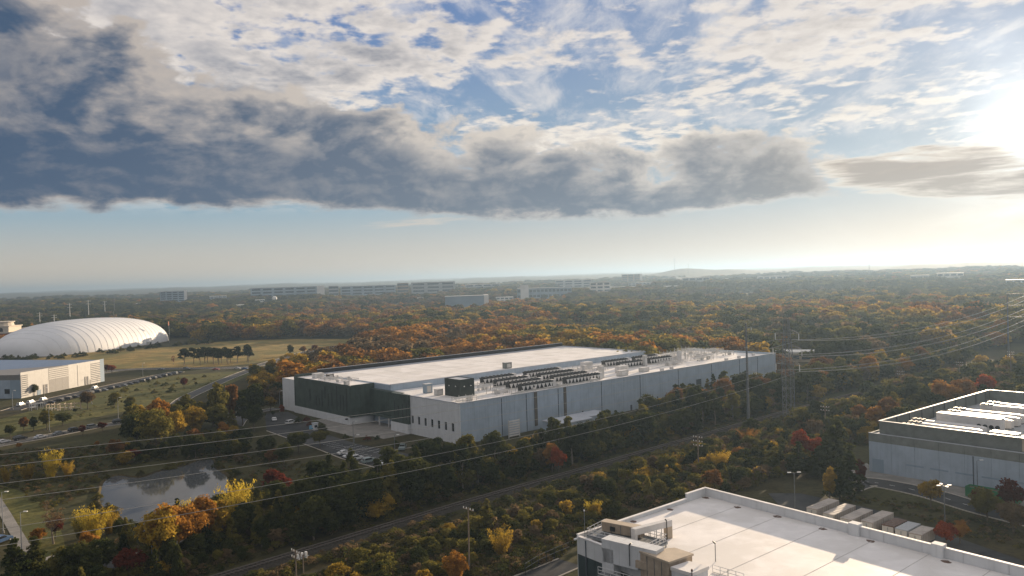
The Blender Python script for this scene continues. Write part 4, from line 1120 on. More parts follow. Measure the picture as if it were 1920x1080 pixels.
for q in (
    ('low pale hall in the trees left of the dark far block', 268, 1900, 34, 18, 9, M['far_white'], 2),
    ('grey low block between dark far block and blue office range', 408, 2300, 46, 20, 12, M['far_grey'], 3),
    ('small white hall under the left end of the blue range', 486, 1950, 22, 14, 9, M['far_white'], 2),
    ('low grey depot below the second blue range', 660, 1850, 60, 22, 8, M['far_grey'], 2),
    ('white depot below the pale banded range', 775, 1800, 44, 20, 8, M['far_white'], 2),
    ('long grey terrace above the large blue-grey shed', 905, 2500, 110, 22, 22, M['far_grey'], 3),
    ('white low hall right of the large shed', 945, 1650, 36, 20, 10, M['far_white'], 2),
    ('pale terrace above the columned hall', 1075, 2600, 120, 24, 24, M['far_grey'], 3),
    ('small white block right of the white pair', 1162, 2000, 26, 16, 12, M['far_white'], 3),
    ('long low white depot at the foot of the wooded hill', 1250, 2050, 70, 22, 7, M['far_white'], 1),
    ('grey hall in the haze right of the white-roofed hall', 1375, 2700, 80, 24, 11, M['far_grey'], 2),
    ('long pale shed in the right hand haze', 1560, 2700, 110, 26, 9, M['far_white'], 1),
    ('low white shed far right above the cables', 1655, 2300, 50, 22, 8, M['far_white'], 1),
    ('grey low hall between sunlit roof and right edge', 1850, 2200, 54, 22, 9, M['far_grey'], 2)):
    far_block(*q, strips=4, roof=M['far_white'])
def blob_tank():
    d = ray(515,566); k = 1900/d.y; X, Y = d.x*k, 1900.; t = thing('white_radome', 'small white ball-shaped dome before the blue office range', 'dome', (X,Y,float(terrain(X,Y))))
    mb = MB(); n = 14; 
    vs, fs = [], []
    for i in range(9):
        a = math.pi*i/8
        for j in range(n): b = 2*math.pi*j/n; vs.append((6*math.sin(a)*math.cos(b), 6*math.sin(a)*math.sin(b), 13-6*math.cos(a)))
    for i in range(8):
        for j in range(n): fs.append((i*n+j, i*n+(j+1)%n, (i+1)*n+(j+1)%n, (i+1)*n+j))
    mb.add(vs, fs).build('ball', M['far_white'], t, smooth=True); MB().tube((0,0,0),(0,0,8),1.5,n=8).build('stem', M['far_grey'], t)
blob_tank()
def mast(label, px, dist, h, zbase=None, r=.9):
    d = ray(px,510); k = dist/d.y; X, Y = d.x*k, dist; z = float(terrain(X,Y))
    t = thing('radio_mast', label, 'mast', (X,Y,z-1)); MB().tube((0,0,0),(0,0,h),r,r*.6,6).build('shaft', M['darksteel'], t)
    for q in (.35,.62,.85): MB().tube((-r*1.6,0,h*q),(r*1.6,0,h*q),r*.7,n=6).build('antenna_arm', M['darksteel'], t)
mast('slim radio mast on top of the wooded hill', 1265, 5000, 78, r=1.3)
mast('shorter dark mast right of the wooded hill', 1291, 4300, 55)
mast('lone dark mast in the haze towards the right', 1630, 2700, 48)
mast('thin pale mast among the trees at far left', 212, 1500, 40, r=.5)
mast('slim mast left of the radome among far trees', 537, 1250, 36, r=.35)
mast('short mast in the trees behind the dome', 210, 1000, 30, r=.3)

# ------------------------------------------------------------------ vegetation
def crown_arrays(seed, kind, nleaf, size):
    """leaf quads spread over clumps; nominal tree height 10 m"""
    r = np.random.RandomState(seed); C, R = [], []
    def shell(n, cz, rx, rz, rc, lo=.55, hi=.85):
        for _ in range(n):
            d = r.normal(size=3); d /= np.linalg.norm(d); k = lo+(hi-lo)*r.rand()
            c = np.array([d[0]*rx*k, d[1]*rx*k, cz+d[2]*rz*k])
            if c[2] < 1.0: c[2] = 1.0+r.rand()
            C.append(c); R.append(rc*(.7+.6*r.rand()))
    if kind == 'round': shell(30, 6.0, 3.6, 3.5, 1.25); shell(8, 5.5, 1.8, 2.0, 1.2)
    elif kind == 'oval': shell(30, 5.8, 2.5, 4.1, 1.05); shell(8, 5.5, 1.2, 2.8, 1.0)
    elif kind == 'wide': shell(34, 5.6, 4.6, 3.4, 1.4); shell(9, 5.0, 2.2, 1.8, 1.3)
    elif kind == 'cedar':
        for i in range(34):
            h = (i+r.rand())/34; a = r.rand()*6.28; rad = (1-h)**.8*1.9*(.55+.6*r.rand())
            C.append(np.array([math.cos(a)*rad, math.sin(a)*rad, 1.0+h*8.7])); R.append(.45+(1-h)*.75)
    elif kind == 'pine':
        for i in range(20):
            h = (i+r.rand())/20; a = r.rand()*6.28; rad = (1.9-.9*h)*(.35+.8*r.rand())
            C.append(np.array([math.cos(a)*rad, math.sin(a)*rad, 4.3+h*5.2])); R.append(.7+.5*r.rand())
    elif kind == 'spray':
        for i in range(34):
            a = r.rand()*6.28; lean = .12+.5*r.rand()**.7; L = 5+4.0*r.rand()**.8
            for k in (.12, .25, .4, .57, .73, .87, 1.0):
                C.append(np.array([math.cos(a)*lean*L*k*.8, math.sin(a)*lean*L*k*.8, L*k*(1-.16*lean)])); R.append(.95-.38*k+.15*r.rand())
    elif kind == 'shrub':
        for i in range(24):
            a = r.rand()*6.28; rad = 4.6*math.sqrt(r.rand()); h = 6.5*(1-(rad/5.2)**2)*(.5+.5*r.rand())
            C.append(np.array([math.cos(a)*rad, math.sin(a)*rad, max(.9, h)])); R.append(1.1+.7*r.rand())
    elif kind == 'bare':
        shell(40, 6.0, 3.2, 3.6, .8, .3, .95)
    C = np.array(C); R = np.array(R)
    w = R**2; w /= w.sum()
    idx = r.choice(len(C), nleaf, p=w)
    d = r.normal(size=(nleaf,3)); d /= np.linalg.norm(d, axis=1)[:,None]
    d[:,2] = np.where(d[:,2] < -.35, -d[:,2]*.6, d[:,2])
    k = .62+.5*r.rand(nleaf)
    if kind == 'bare': k = r.rand(nleaf)**.5
    P = C[idx]+d*(R[idx]*k)[:,None]*np.array([1,1,1.25 if kind == 'spray' else .85])
    P[:,2] = np.maximum(P[:,2], .15)
    nrm = d*.8+np.array([0,0,.35])+r.normal(size=(nleaf,3))*.55
    nrm /= np.linalg.norm(nrm, axis=1)[:,None]
    t = np.cross(nrm, r.normal(size=(nleaf,3))); t /= np.linalg.norm(t, axis=1)[:,None]
    b = np.cross(nrm, t)
    s = size*(.6+.8*r.rand(nleaf))[:,None]
    asp = 1.0
    if kind == 'spray': t = np.array([0,0,1.0])+.45*t; asp = .5; s = s*1.15
    a1, a2 = t*s*.5, b*s*.5*asp
    V = np.stack([P-a1-a2*.5, P-a1*.1-a2, P+a1+a2*.2, P+a1*.2+a2], 1).reshape(-1,3)
    return V, C, R
def quads_mesh(name, V, m):
    n = len(V)//4; me = bpy.data.meshes.new(name)
    me.vertices.add(len(V)); me.vertices.foreach_set('co', V.astype(np.float32).ravel())
    me.loops.add(len(V)); me.loops.foreach_set('vertex_index', np.arange(len(V), dtype=np.int32))
    me.polygons.add(n); me.polygons.foreach_set('loop_start', np.arange(0, len(V), 4, dtype=np.int32)); me.polygons.foreach_set('loop_total', np.full(n, 4, np.int32))
    me.materials.append(m); me.update(calc_edges=True); me.validate(); return me
def trunk_mesh(name, kind, C, R, seed, m):
    r = random.Random(seed); mb = MB()
    if kind in ('spray', 'shrub'):
        for i in range(7):
            c = C[r.randrange(len(C))]; mb.tube((0,0,0), (c[0]*.5,c[1]*.5,c[2]*.6), .10, .05, 5, False); mb.tube((c[0]*.5,c[1]*.5,c[2]*.6), tuple(c), .05, .02, 4, False)
    else:
        top = {'cedar':9.6,'pine':9.0}.get(kind, 6.5); rad = {'pine':.20,'cedar':.20}.get(kind, .26)
        bend = [(0,0,0)]; x = y = 0
        for k in range(1, 5):
            x += r.uniform(-.14,.14); y += r.uniform(-.14,.14); bend.append((x,y,top*k/4))
        for k in range(4): mb.tube(bend[k], bend[k+1], rad*(1-k*.2), rad*(1-(k+1)*.2), 7, k == 0)
        n = 26 if kind == 'bare' else 11
        for i in range(n):
            c = C[r.randrange(len(C))]; k = min(3.6, max(1.0, (c[2]*.62)/top*4)); j = int(k); f = k-j
            b = bend[j] if j >= 4 else tuple(bend[j][q]+(bend[j+1][q]-bend[j][q])*f for q in range(3))
            if b[2] > c[2]: b = (b[0],b[1],c[2]*.8)
            md = tuple((b[q]+c[q])/2+(.25 if q == 2 else 0) for q in range(3))
            mb.tube(b, md, .09, .055, 5, False); mb.tube(md, tuple(c), .055, .02, 4, False)
    return mb.mesh(name, m)
KINDS = ['round','oval','wide','cedar','pine','spray','shrub','bare']
PROTO = {}
for ki, kd in enumerate(KINDS):
    for v in range(3 if kd in ('round','cedar','shrub','spray','pine') else 2):
        n = {'spray':5200,'shrub':2000,'bare':900,'pine':1800,'cedar':2600}.get(kd, 3400)
        sz = {'spray':.34,'shrub':.55,'bare':.30,'pine':.50,'cedar':.45}.get(kd, .50)
        V, C, R = crown_arrays(100*ki+v, kd, n, sz)
        PROTO[kd, v] = (quads_mesh('crown', V, LEAF['green']), trunk_mesh('trunk', kd, C, R, v+ki, M['palebark'] if kd in ('pine','bare') else M['bark']))
NV = {k: max(v for kk, v in PROTO if kk == k)+1 for k in KINDS}
RND = random.Random(77)
COUNT = {'tree':0, 'bush':0}
COLWORD = dict(green='dark green', cedar='blackish green', olive='olive', gold='golden', yellow='bright yellow', orange='orange', russet='russet', brown='brown', red='bright red', darkred='dark red', brush='brownish')
def plant(p, h, kind, col, label, group=None, w=1.0):
    bush = kind == 'shrub' or h < 4.2
    nm = {'cedar':'cedar_tree','pine':'pine_tree','spray':'willow_tree'}.get(kind, 'autumn_tree' if col in ('gold','yellow','orange','russet','red','brown','darkred') else 'broadleaf_tree')
    if bush: nm = 'bush'
    COUNT['bush' if bush else 'tree'] += 1
    t = thing(nm, label, 'bush' if bush else 'tree', (p[0], p[1], 0), RND.random()*6.28, group)
    s = h/10.0 if kind != 'shrub' else h/7.0
    t.scale = (s*w, s*w, s)
    cr, tr = PROTO[kind, RND.randrange(NV[kind])]
    link('crown' if not bush else 'foliage', cr, t, LEAF[col]); link('trunk' if not bush else 'stem', tr, t)
    return t

# places where nothing grows
HALL_FOOT = [hw(-9,-6), hw(200,-6), hw(200,54), hw(162,54), hw(162,114), hw(12,114), hw(12,126), hw(-9,126)]
ANNEX_FOOT = [hw(10,-20), hw(64,-20), hw(64,0), hw(10,0)]
NEAR_FOOT = [NC+nb(-3,-3), NC+nb(40,-3), NC+nb(40,96), NC+nb(-3,96)]
RIGHT_FOOT = [rloc(-6,3), rloc(84,3), rloc(84,-98), rloc(-6,-98)]
YARD_FOOT = [G(1440,925),G(1500,925),G(1640,950),G(1800,1005),G(2000,1075),G(1800,1150),G(1500,990)]
NOGO = [HALL_FOOT, ANNEX_FOOT, NEAR_FOOT, RIGHT_FOOT, YARD_FOOT, POND, LOT, PLAZA]
def near_path(x, y, P, d):
    d2 = d*d
    for i in range(len(P)-1):
        ax, ay, bx, by = P[i][0], P[i][1], P[i+1][0], P[i+1][1]
        vx, vy = bx-ax, by-ay; L = vx*vx+vy*vy
        t = 0 if L == 0 else max(0, min(1, ((x-ax)*vx+(y-ay)*vy)/L))
        if (ax+t*vx-x)**2+(ay+t*vy-y)**2 < d2: return True
    return False
def free(x, y, margin=1.5, rail=4.6):
    if any(inpoly(x, y, P) for P in NOGO): return False
    if near_path(x, y, RAIL, rail): return False
    for P, w in ROADS.values():
        if near_path(x, y, P, w/2+margin): return False
    return True
PLACED = []
def scatter(poly, n, dmin, seed, tries=40):
    r = random.Random(seed); xs = [p[0] for p in poly]; ys = [p[1] for p in poly]; out = []
    for _ in range(n*tries):
        x, y = r.uniform(min(xs), max(xs)), r.uniform(min(ys), max(ys))
        if not inpoly(x, y, poly) or not free(x, y): continue
        if any((x-a)**2+(y-b)**2 < max(dmin, q)**2*.9 for a, b, q in PLACED): continue
        PLACED.append((x, y, dmin*.8)); out.append((x, y))
        if len(out) >= n: break
    return out
def pick(r, d):
    t = r.random()*sum(d.values())
    for k, v in d.items():
        t -= v
        if t <= 0: return k
    return k

# trees one can point to
SOLO = [
 # px, base y, height, kind, colour, width, label
 (95,897,9.5,'spray','yellow',1.0,'tall bright yellow willowy tree left of the pond'),
 (52,902,6.0,'spray','gold',1.2,'lower golden willowy tree left of the tall yellow one'),
 (128,898,6.0,'spray','gold',1.0,'smaller golden willowy tree right of the tall yellow one'),
 (12,905,5.0,'spray','gold',1.1,'golden willowy bush at the left edge above the footpath'),
 (178,1012,8.5,'spray','yellow',1.2,'large bright yellow willowy tree at the near left pond shore'),
 (205,1002,6.5,'spray','gold',1.1,'golden tree leaning over the near left pond shore'),
 (152,1010,6.0,'spray','olive',1.2,'olive willowy tree left of the large yellow shore tree'),
 (100,1020,8.5,'bare','brown',1.1,'half bare brown tree between footpath and yellow shore tree'),
 (88,968,4.5,'bare','brown',1.0,'small tan bare tree on the grass above the footpath'),
 (104,1010,5.0,'round','darkred',.9,'reddish tree within the bare brown tree by the path'),
 (72,1022,4.3,'round','orange',1.2,'small orange round tree beside the footpath bend'),
 (168,1040,5.5,'round','orange',.9,'small orange tree below the yellow shore tree'),
 (356,1000,8.5,'spray','yellow',1.0,'upright yellow willow alone on the right pond shore'),
 (440,985,11.5,'spray','yellow',1.1,'big bright yellow willowy tree at the right end of the pond'),
 (468,985,8.0,'spray','olive',1.1,'olive willowy tree right of the big yellow pond tree'),
 (300,1070,12.5,'round','gold',.9,'golden tree above the lamp post near the pond foot'),
 (322,1060,12.5,'round','orange',.9,'orange-gold tree second in the row below the pond'),
 (350,1045,12.0,'wide','orange',.8,'orange tree third in the row below the pond'),
 (380,1030,11.5,'round','orange',.8,'pinkish orange tree fourth in the row below the pond'),
 (405,1020,11,'oval','gold',.9,'golden oval tree behind the pinkish orange one'),
 (248,868,4.6,'round','darkred',1.5,'dark red spreading tree above the far pond shore'),
 (520,938,8.5,'round','darkred',1.2,'big dark red tree below the parking lot'),
 (555,955,7.5,'oval','brown',1.0,'brownish tree right of the dark red tree'),
 (625,950,8.0,'spray','olive',1.0,'olive-yellow tree in the wood edge below the lot'),
 (648,945,7.5,'spray','gold',.9,'golden-topped tree right of the olive one below the lot'),
 (258,842,14,'wide','green',.9,'large dark green tree, left of the big round clump'),
 (292,848,15.5,'wide','olive',.9,'large olive round tree in the middle of the big clump'),
 (322,838,13.5,'round','gold',.95,'golden-edged round tree right in the big clump'),
 (300,812,13.5,'round','orange',.9,'orange-topped tree behind the big round clump'),
 (262,808,11,'round','gold',.9,'gold-green tree at the back left of the clump'),
 (368,812,8.5,'spray','gold',1.2,'yellow-green bushy tree right of the big clump'),
 (412,806,19,'oval','olive',.75,'very tall dark oval tree before the curved road'),
 (400,800,15,'cedar','green',1.1,'dark conifer left of the very tall oval tree'),
 (436,800,19.5,'oval','russet',.45,'tall narrow russet tree beside the very tall oval one'),
 (470,790,17,'round','green',.85,'tall dark round tree with golden top by the entrance drive'),
 (455,798,12,'oval','green',1.0,'dark tree filling between the tall round and russet trees'),
 (420,822,6.5,'round','orange',1.0,'low orange and green tree beside the entrance lamp post'),
 (440,826,5.5,'round','gold',1.1,'low golden tree beside the low orange one'),
 (487,774,8,'round','olive',1.2,'yellow-green bushy tree left of the hall'),
 (508,772,7.0,'round','gold',1.1,'golden bushy tree nearest the left hall corner'),
 (529,777,4.4,'oval','red',1.0,'small bright red tree at the left hall corner'),
 (483,787,3.9,'oval','orange',1.0,'small orange sapling on the entrance verge'),
 (512,780,2.6,'oval','green',1.0,'tiny green conifer on the entrance verge'),
 (600,838,6.0,'round','olive',1.4,'olive tree on the parking lot island'),
 (560,850,7.5,'round','green',1.4,'dark olive tree left of the parked cars'),
 (1035,885,9.5,'oval','orange',.9,'orange-red tree before the low annex'),
 (1048,890,8.5,'round','red',.7,'red tree right beside the orange-red one by the annex'),
 (1164,832,9.0,'round','red',.6,'single red-topped tree in the dark belt'),
 (1130,850,13,'cedar','green',1.3,'tall dark conifer in front of the hall wall'),
 (1000,880,9,'cedar','green',1.3,'dark conifer left of the orange-red tree'),
 (1398,838,6.5,'spray','orange',1.5,'bright orange-yellow bushy tree beside the railway'),
 (1385,868,5.0,'round','orange',1.0,'small orange tree below the bright orange railway tree'),
 (1350,888,7.5,'spray','gold',1.2,'yellow-green willowy tree right of the crossarm pole'),
 (1335,932,7.0,'round','russet',1.0,'russet tree behind the white roof corner'),
 (1200,918,5.5,'spray','gold',1.1,'golden willowy bush in the thicket left of centre'),
 (1200,900,6.5,'round','olive',1.0,'olive tree just above the golden thicket bush'),
 (1248,885,5.5,'spray','gold',1.0,'yellow-topped tree left of the crossarm pole'),
 (1272,882,5.5,'spray','gold',.9,'second yellow-topped tree nearest the crossarm pole'),
 (1110,972,4.8,'spray','yellow',1.2,'bright yellow bush above the roof platform'),
 (938,1048,7.0,'spray','gold',1.1,'golden feathery tree right of the leaning utility pole'),
 (915,1005,8.0,'cedar','olive',1.1,'olive conifer beside the service track'),
 (855,1112,7.5,'round','orange',.8,'orange tree cut by the bottom edge'),
 (1502,868,10,'oval','red',.9,'vivid red tree between railway and right building'),
 (1530,868,7.5,'round','red',.9,'second red tree right of the vivid red one'),
 (1545,862,6.5,'spray','gold',.9,'thin yellow tree behind the two red trees'),
 (1643,812,10.5,'oval','orange',1.0,'orange-red tree behind the corner of the right building'),
 (1665,808,11.5,'round','russet',.9,'russet tree right of the orange-red corner tree'),
 (1775,772,13,'round','orange',1.0,'orange tree behind the right building screen'),
 (1805,768,13,'wide','russet',.9,'brown-orange tree right of the orange screen tree'),
 (1850,752,12,'round','red',.9,'reddish tree behind the back screen corner'),
 (1745,950,7.0,'round','gold',.9,'golden round tree in front of the blue wall'),
 (1556,940,8.5,'oval','gold',.7,'slim golden tree between the red trees and road'),
 (1575,935,9.5,'cedar','green',1.4,'dark conifer beside the slim golden tree'),
 (1595,925,10.5,'cedar','green',1.4,'taller dark conifer left of the blue wall'),
 (1613,915,7.5,'oval','darkred',.7,'dark red narrow tree at the forecourt edge'),
 (1775,1030,5.5,'round','red',1.0,'red-orange tree behind the last trailers'),
 (1800,1020,5.0,'round','orange',1.0,'orange tree right of the last trailers'),
 (1850,980,7.5,'round','olive',1.2,'olive tree before the green skip'),
 (1838,965,6.0,'round','darkred',1.0,'reddish tree left of the green skip'),
 (1898,965,8.0,'round','darkred',1.0,'dark red tree right of the green skip'),
 (1900,1000,7.0,'wide','brown',1.0,'brown tree at the right edge below the skip'),
 (545,666,8.5,'oval','green',1.1,'lone dark tree on the lawn near the road bend'),
 (568,664,6.5,'round','russet',1.2,'russet tree right of the lone lawn tree'),
 (590,660,6.5,'wide','darkred',1.0,'dark red low tree on the lawn left of the wood'),
 (325,684,7.5,'bare','darkred',.7,'thin reddish young tree before the lawn'),
 (210,700,6.0,'round','red',1.2,'red tree right of the metal hall end'),
 (200,698,5.5,'round','darkred',1.1,'dark red tree touching the metal hall end'),
 (65,742,6.5,'round','green',1.0,'small green tree before the metal hall wall'),
 (345,728,6.0,'round','darkred',1.0,'reddish tree on the verge by the curved road'),
 (165,768,9,'round','brown',1.0,'brown-olive tree on the verge before the parked rows'),
 (215,765,7.5,'round','olive',1.1,'olive tree right of the brown-olive verge tree'),
 (245,772,8,'oval','olive',1.0,'olive tree second right of the brown-olive verge tree'),
 (20,822,5.5,'round','green',1.0,'small dark tree above the left road'),
 (45,808,6.5,'oval','russet',1.0,'russet tree on the verge above the left road'),
 (63,808,6.0,'oval','green',.9,'dark green narrow tree right of the russet verge tree'),
 (88,806,8.0,'round','olive',1.0,'olive tree third along the verge above the left road'),
 (118,798,6.0,'wide','green',1.2,'dark spreading tree fourth along the left verge'),
 (155,815,3.8,'round','darkred',1.1,'dark red bush between parked cars on left road'),
 (192,808,4.0,'round','darkred',1.1,'dark red bush nearest the big clump on left road'),
 (182,838,2.2,'round','orange',1.2,'tiny orange bush below the left road'),
 (36,842,2.4,'round','orange',1.2,'tiny orange bush below the first parked cars'),
 (30,1110,10,'cedar','green',1.3,'dark conifer at the lower left bottom edge'),
 (66,1095,9,'cedar','green',1.4,'dark conifer covering the end of the footpath'),
 (190,1082,8,'wide','green',1.0,'dark tree at the bottom edge by the lower road'),
 (245,1092,6.5,'round','darkred',1.2,'dark red tree at the bottom edge by the lower road'),
 (150,1105,9,'wide','green',1.0,'dark tree hiding the lower road at the bottom'),
]
for px, py, h, kd, col, w, lab in SOLO:
    p = G(px, py); PLACED.append((p.x, p.y, 2.0)); plant(p, h, kd, col, lab, w=w)

for x, y, h, lab in ((83,213,10.5,'dark conifer added for shade at the left corner of the blue wall, nearest the trailers'),(87,219,11.5,'tall dark conifer added for shade behind the blue wall corner'),(79,208,8.5,'shorter dark conifer added for shade between trailers and blue wall corner'),(91,225,12,'tallest dark conifer added for shade left of the louvred roof screen'),(75,212,9,'dark conifer added for shade, standing apart towards the railway from the blue wall')):
    PLACED.append((x, y, 2.5)); plant((x, y), h, 'cedar', 'green', lab, w=1.5)  # conifers added to keep the low sun off the yard by the trailers

def field(poly, n, dmin, seed, kinds, cols, h0, h1, label, group, w=(.85,1.2)):
    r = random.Random(seed)
    P = scatter(poly, n, dmin, seed)
    xs = sorted(x/max(y, 1) for x, y in P); ds = sorted(y for x, y in P)
    for x, y in P:
        kd = pick(r, kinds); cl = pick(r, cols); h = r.uniform(h0, h1); q = (h-h0)/(h1-h0)
        if h > 8 and 960+FPX*x/y < 540 and y < 215: h = h0*.8+(h-h0)*.35
        size = 'tall ' if q > .68 else ('low ' if q < .3 else '')
        side = xs.index(x/max(y, 1))/max(1, len(xs)-1); pos = 'left part' if side < .25 else ('left centre' if side < .5 else ('right centre' if side < .75 else 'right part'))
        row = 'rear' if ds.index(y)/max(1, len(ds)-1) > .5 else 'front'
        noun = {'cedar':'conifer','pine':'bare-trunked pine','oval':'narrow tree','wide':'spreading tree','round':'round tree','shrub':'bush'}[kd]
        if h < 4.2 and kd != 'shrub': noun = 'round bush'
        lab = size+label.replace('# tree', COLWORD[cl]+' '+noun).replace('# bush', COLWORD[cl]+' '+noun).replace('# pine', 'dark '+noun)+', '+row+' '+pos
        plant((x, y), h, kd, cl, lab, lab if len(lab) < 60 else group+' '+size+COLWORD[cl]+' '+noun+' '+row+' '+pos, r.uniform(*w))
RL = lambda o, a, b: [tuple(p) for p in offset_path(RAIL, o)[a:b]]
idx_of = lambda x, y: min(range(len(RAIL)), key=lambda i: (RAIL[i].x-x)**2+(RAIL[i].y-y)**2)
i0, i1, i2, i3 = idx_of(-75,131), idx_of(-10,197), idx_of(75,278), idx_of(140,338)
BELT1 = RL(-5,i0,i1)+RL(-30,i0,i1)[::-1]
BELT2 = RL(-5,i1,i2)+RL(-26,i1,i2)[::-1]
BELT3 = RL(-5,i2,i3)+RL(-40,i2,i3)[::-1]
field(BELT1, 48, 3.6, 1, {'cedar':4,'oval':2,'round':3,'pine':2}, {'cedar':5,'green':5,'olive':2}, 8, 13, '# tree in belt between pond and railway', 'belt by the pond')
field(BELT2, 44, 3.8, 2, {'cedar':3,'pine':4,'oval':2,'round':1}, {'cedar':5,'green':5,'olive':2}, 8, 12.5, '# tree in belt between lot and railway', 'belt by the lot')
field(BELT3, 40, 4.4, 3, {'cedar':2,'pine':4,'round':2,'oval':1}, {'green':5,'cedar':4,'olive':3,'russet':1}, 8, 12.5, '# tree in belt between hall and railway', 'belt by the hall')
POND_S = GL([(225,1010),(290,1010),(420,965),(500,935),(560,960),(430,1040),(300,1085),(200,1080)])
field(POND_S, 16, 4.0, 4, {'round':3,'oval':2,'cedar':2}, {'green':4,'cedar':3,'olive':2}, 4.8, 7.8, '# tree in near pond shore thicket', 'near pond thicket')
MIDL = GL([(240,850),(330,850),(420,835),(500,850),(540,880),(430,870),(330,860),(240,875),(210,870)])
field(MIDL, 14, 4.5, 5, {'round':4,'oval':1}, {'green':4,'olive':2,'cedar':2,'russet':1}, 5.5, 9, '# tree above the far pond shore', 'far pond trees')
MID2 = GL([(230,800),(345,790),(400,812),(480,800),(470,830),(380,838),(250,845)])
field(MID2, 12, 5, 6, {'round':3,'oval':2,'cedar':1}, {'green':4,'olive':3,'gold':1}, 8, 13, '# tree in the large clump left of the hall', 'clump left of hall')
PINES = GL([(345,686),(485,681),(486,676),(345,680)])
field(PINES, 15, 5.0, 7, {'pine':1}, {'cedar':1}, 10.5, 12.5, '# pine in the row standing on the dry lawn', 'pine row', (1.2,1.6))
BACKL = GL([(470,705),(560,690),(640,672),(720,660),(735,690),(600,706),(540,720),(530,760),(480,760),(470,730)])
field(BACKL, 32, 5.2, 8, {'round':4,'oval':2,'wide':1}, {'green':3,'olive':4,'gold':3,'orange':1}, 8.5, 13, '# tree in grove behind left hall end', 'grove behind hall')
RIGHTW = RL(-8,i3,idx_of(260,428))+RL(-34,i3,idx_of(260,428))[::-1]
field(RIGHTW, 34, 6.5, 9, {'round':4,'wide':2,'oval':2}, {'green':3,'olive':3,'gold':2,'orange':2,'russet':2}, 9, 14, '# tree at wood edge beyond lattice tower', 'wood edge right')
# right of the track: thicket
THK1 = RL(15,i0+6,i1+4)+RL(34,i0+6,i1+4)[::-1]
THK2 = RL(15,i1+4,i2)+RL(44,i1+4,i2)[::-1]
THK3 = RL(15,i2,idx_of(200,388))+RL(50,i2,idx_of(200,388))[::-1]
field(THK1, 40, 3.2, 11, {'shrub':5,'round':2}, {'brush':3,'olive':5,'green':4}, 2.2, 4.1, '# bush in thicket beside service track', 'bushes by the track')
field(THK2, 60, 3.3, 12, {'shrub':5,'round':2}, {'brush':3,'olive':5,'green':4}, 2.2, 4.1, '# bush in thicket behind white roof', 'bushes behind white roof')
field(THK2, 26, 4.2, 13, {'round':3,'cedar':2,'oval':1}, {'green':5,'olive':4,'cedar':2}, 4.8, 7.5, '# tree in thicket behind white roof', 'thicket behind white roof')
field(THK3, 34, 4.6, 14, {'round':3,'cedar':3,'oval':2}, {'green':6,'cedar':4,'olive':3,'russet':1}, 6, 10, '# tree between railway and right building', 'trees by right building')
field(THK3, 30, 3.5, 15, {'shrub':1}, {'brush':3,'olive':5,'green':3}, 2.2, 4.0, '# bush between railway and right building', 'bushes by right building')
DOMEB = GL([(0,678),(120,673),(225,664),(300,654),(400,644),(402,640),(300,648),(215,658),(110,668),(0,672)])
field(DOMEB, 46, 6, 16, {'shrub':1}, {'green':5,'cedar':3,'olive':2}, 2.6, 4.8, '# bush in the hedge along the dome foot', 'dome hedge', (.9,1.2))
VERGE = GL([(60,800),(200,775),(340,735),(440,712),(420,704),(300,712),(180,745),(60,775)])
field(VERGE, 22, 5, 17, {'shrub':3,'round':1}, {'green':4,'olive':3,'brush':2}, 1.5, 3.2, '# bush on verge above the left road', 'verge bushes')
PONDB = [tuple(p+(p-sum(POND, Vector())/len(POND)).normalized()*3.2) for p in POND]
field(PONDB, 26, 3.2, 18, {'shrub':1}, {'green':3,'brush':4,'olive':3}, 1.2, 2.4, '# low bush on the pond bank', 'pond bank bushes')
PLAN = GL([(600,812),(660,810),(735,830),(735,842),(670,828)])
for i, (px, py, h) in enumerate(((560,794,2.6),(582,800,2.2),(604,806,2.4),(648,822,1.6),(688,826,1.8),(708,824,1.5),(742,838,2.2),(575,790,2.0))):
    plant(G(px,py), h, 'shrub', ('green','darkred','green')[i%3], 'low clipped bush in the entrance planting, number %s from the left hall corner' % ('one','two','three','four','five','six','seven','eight')[i], 'entrance planting', 1.0)

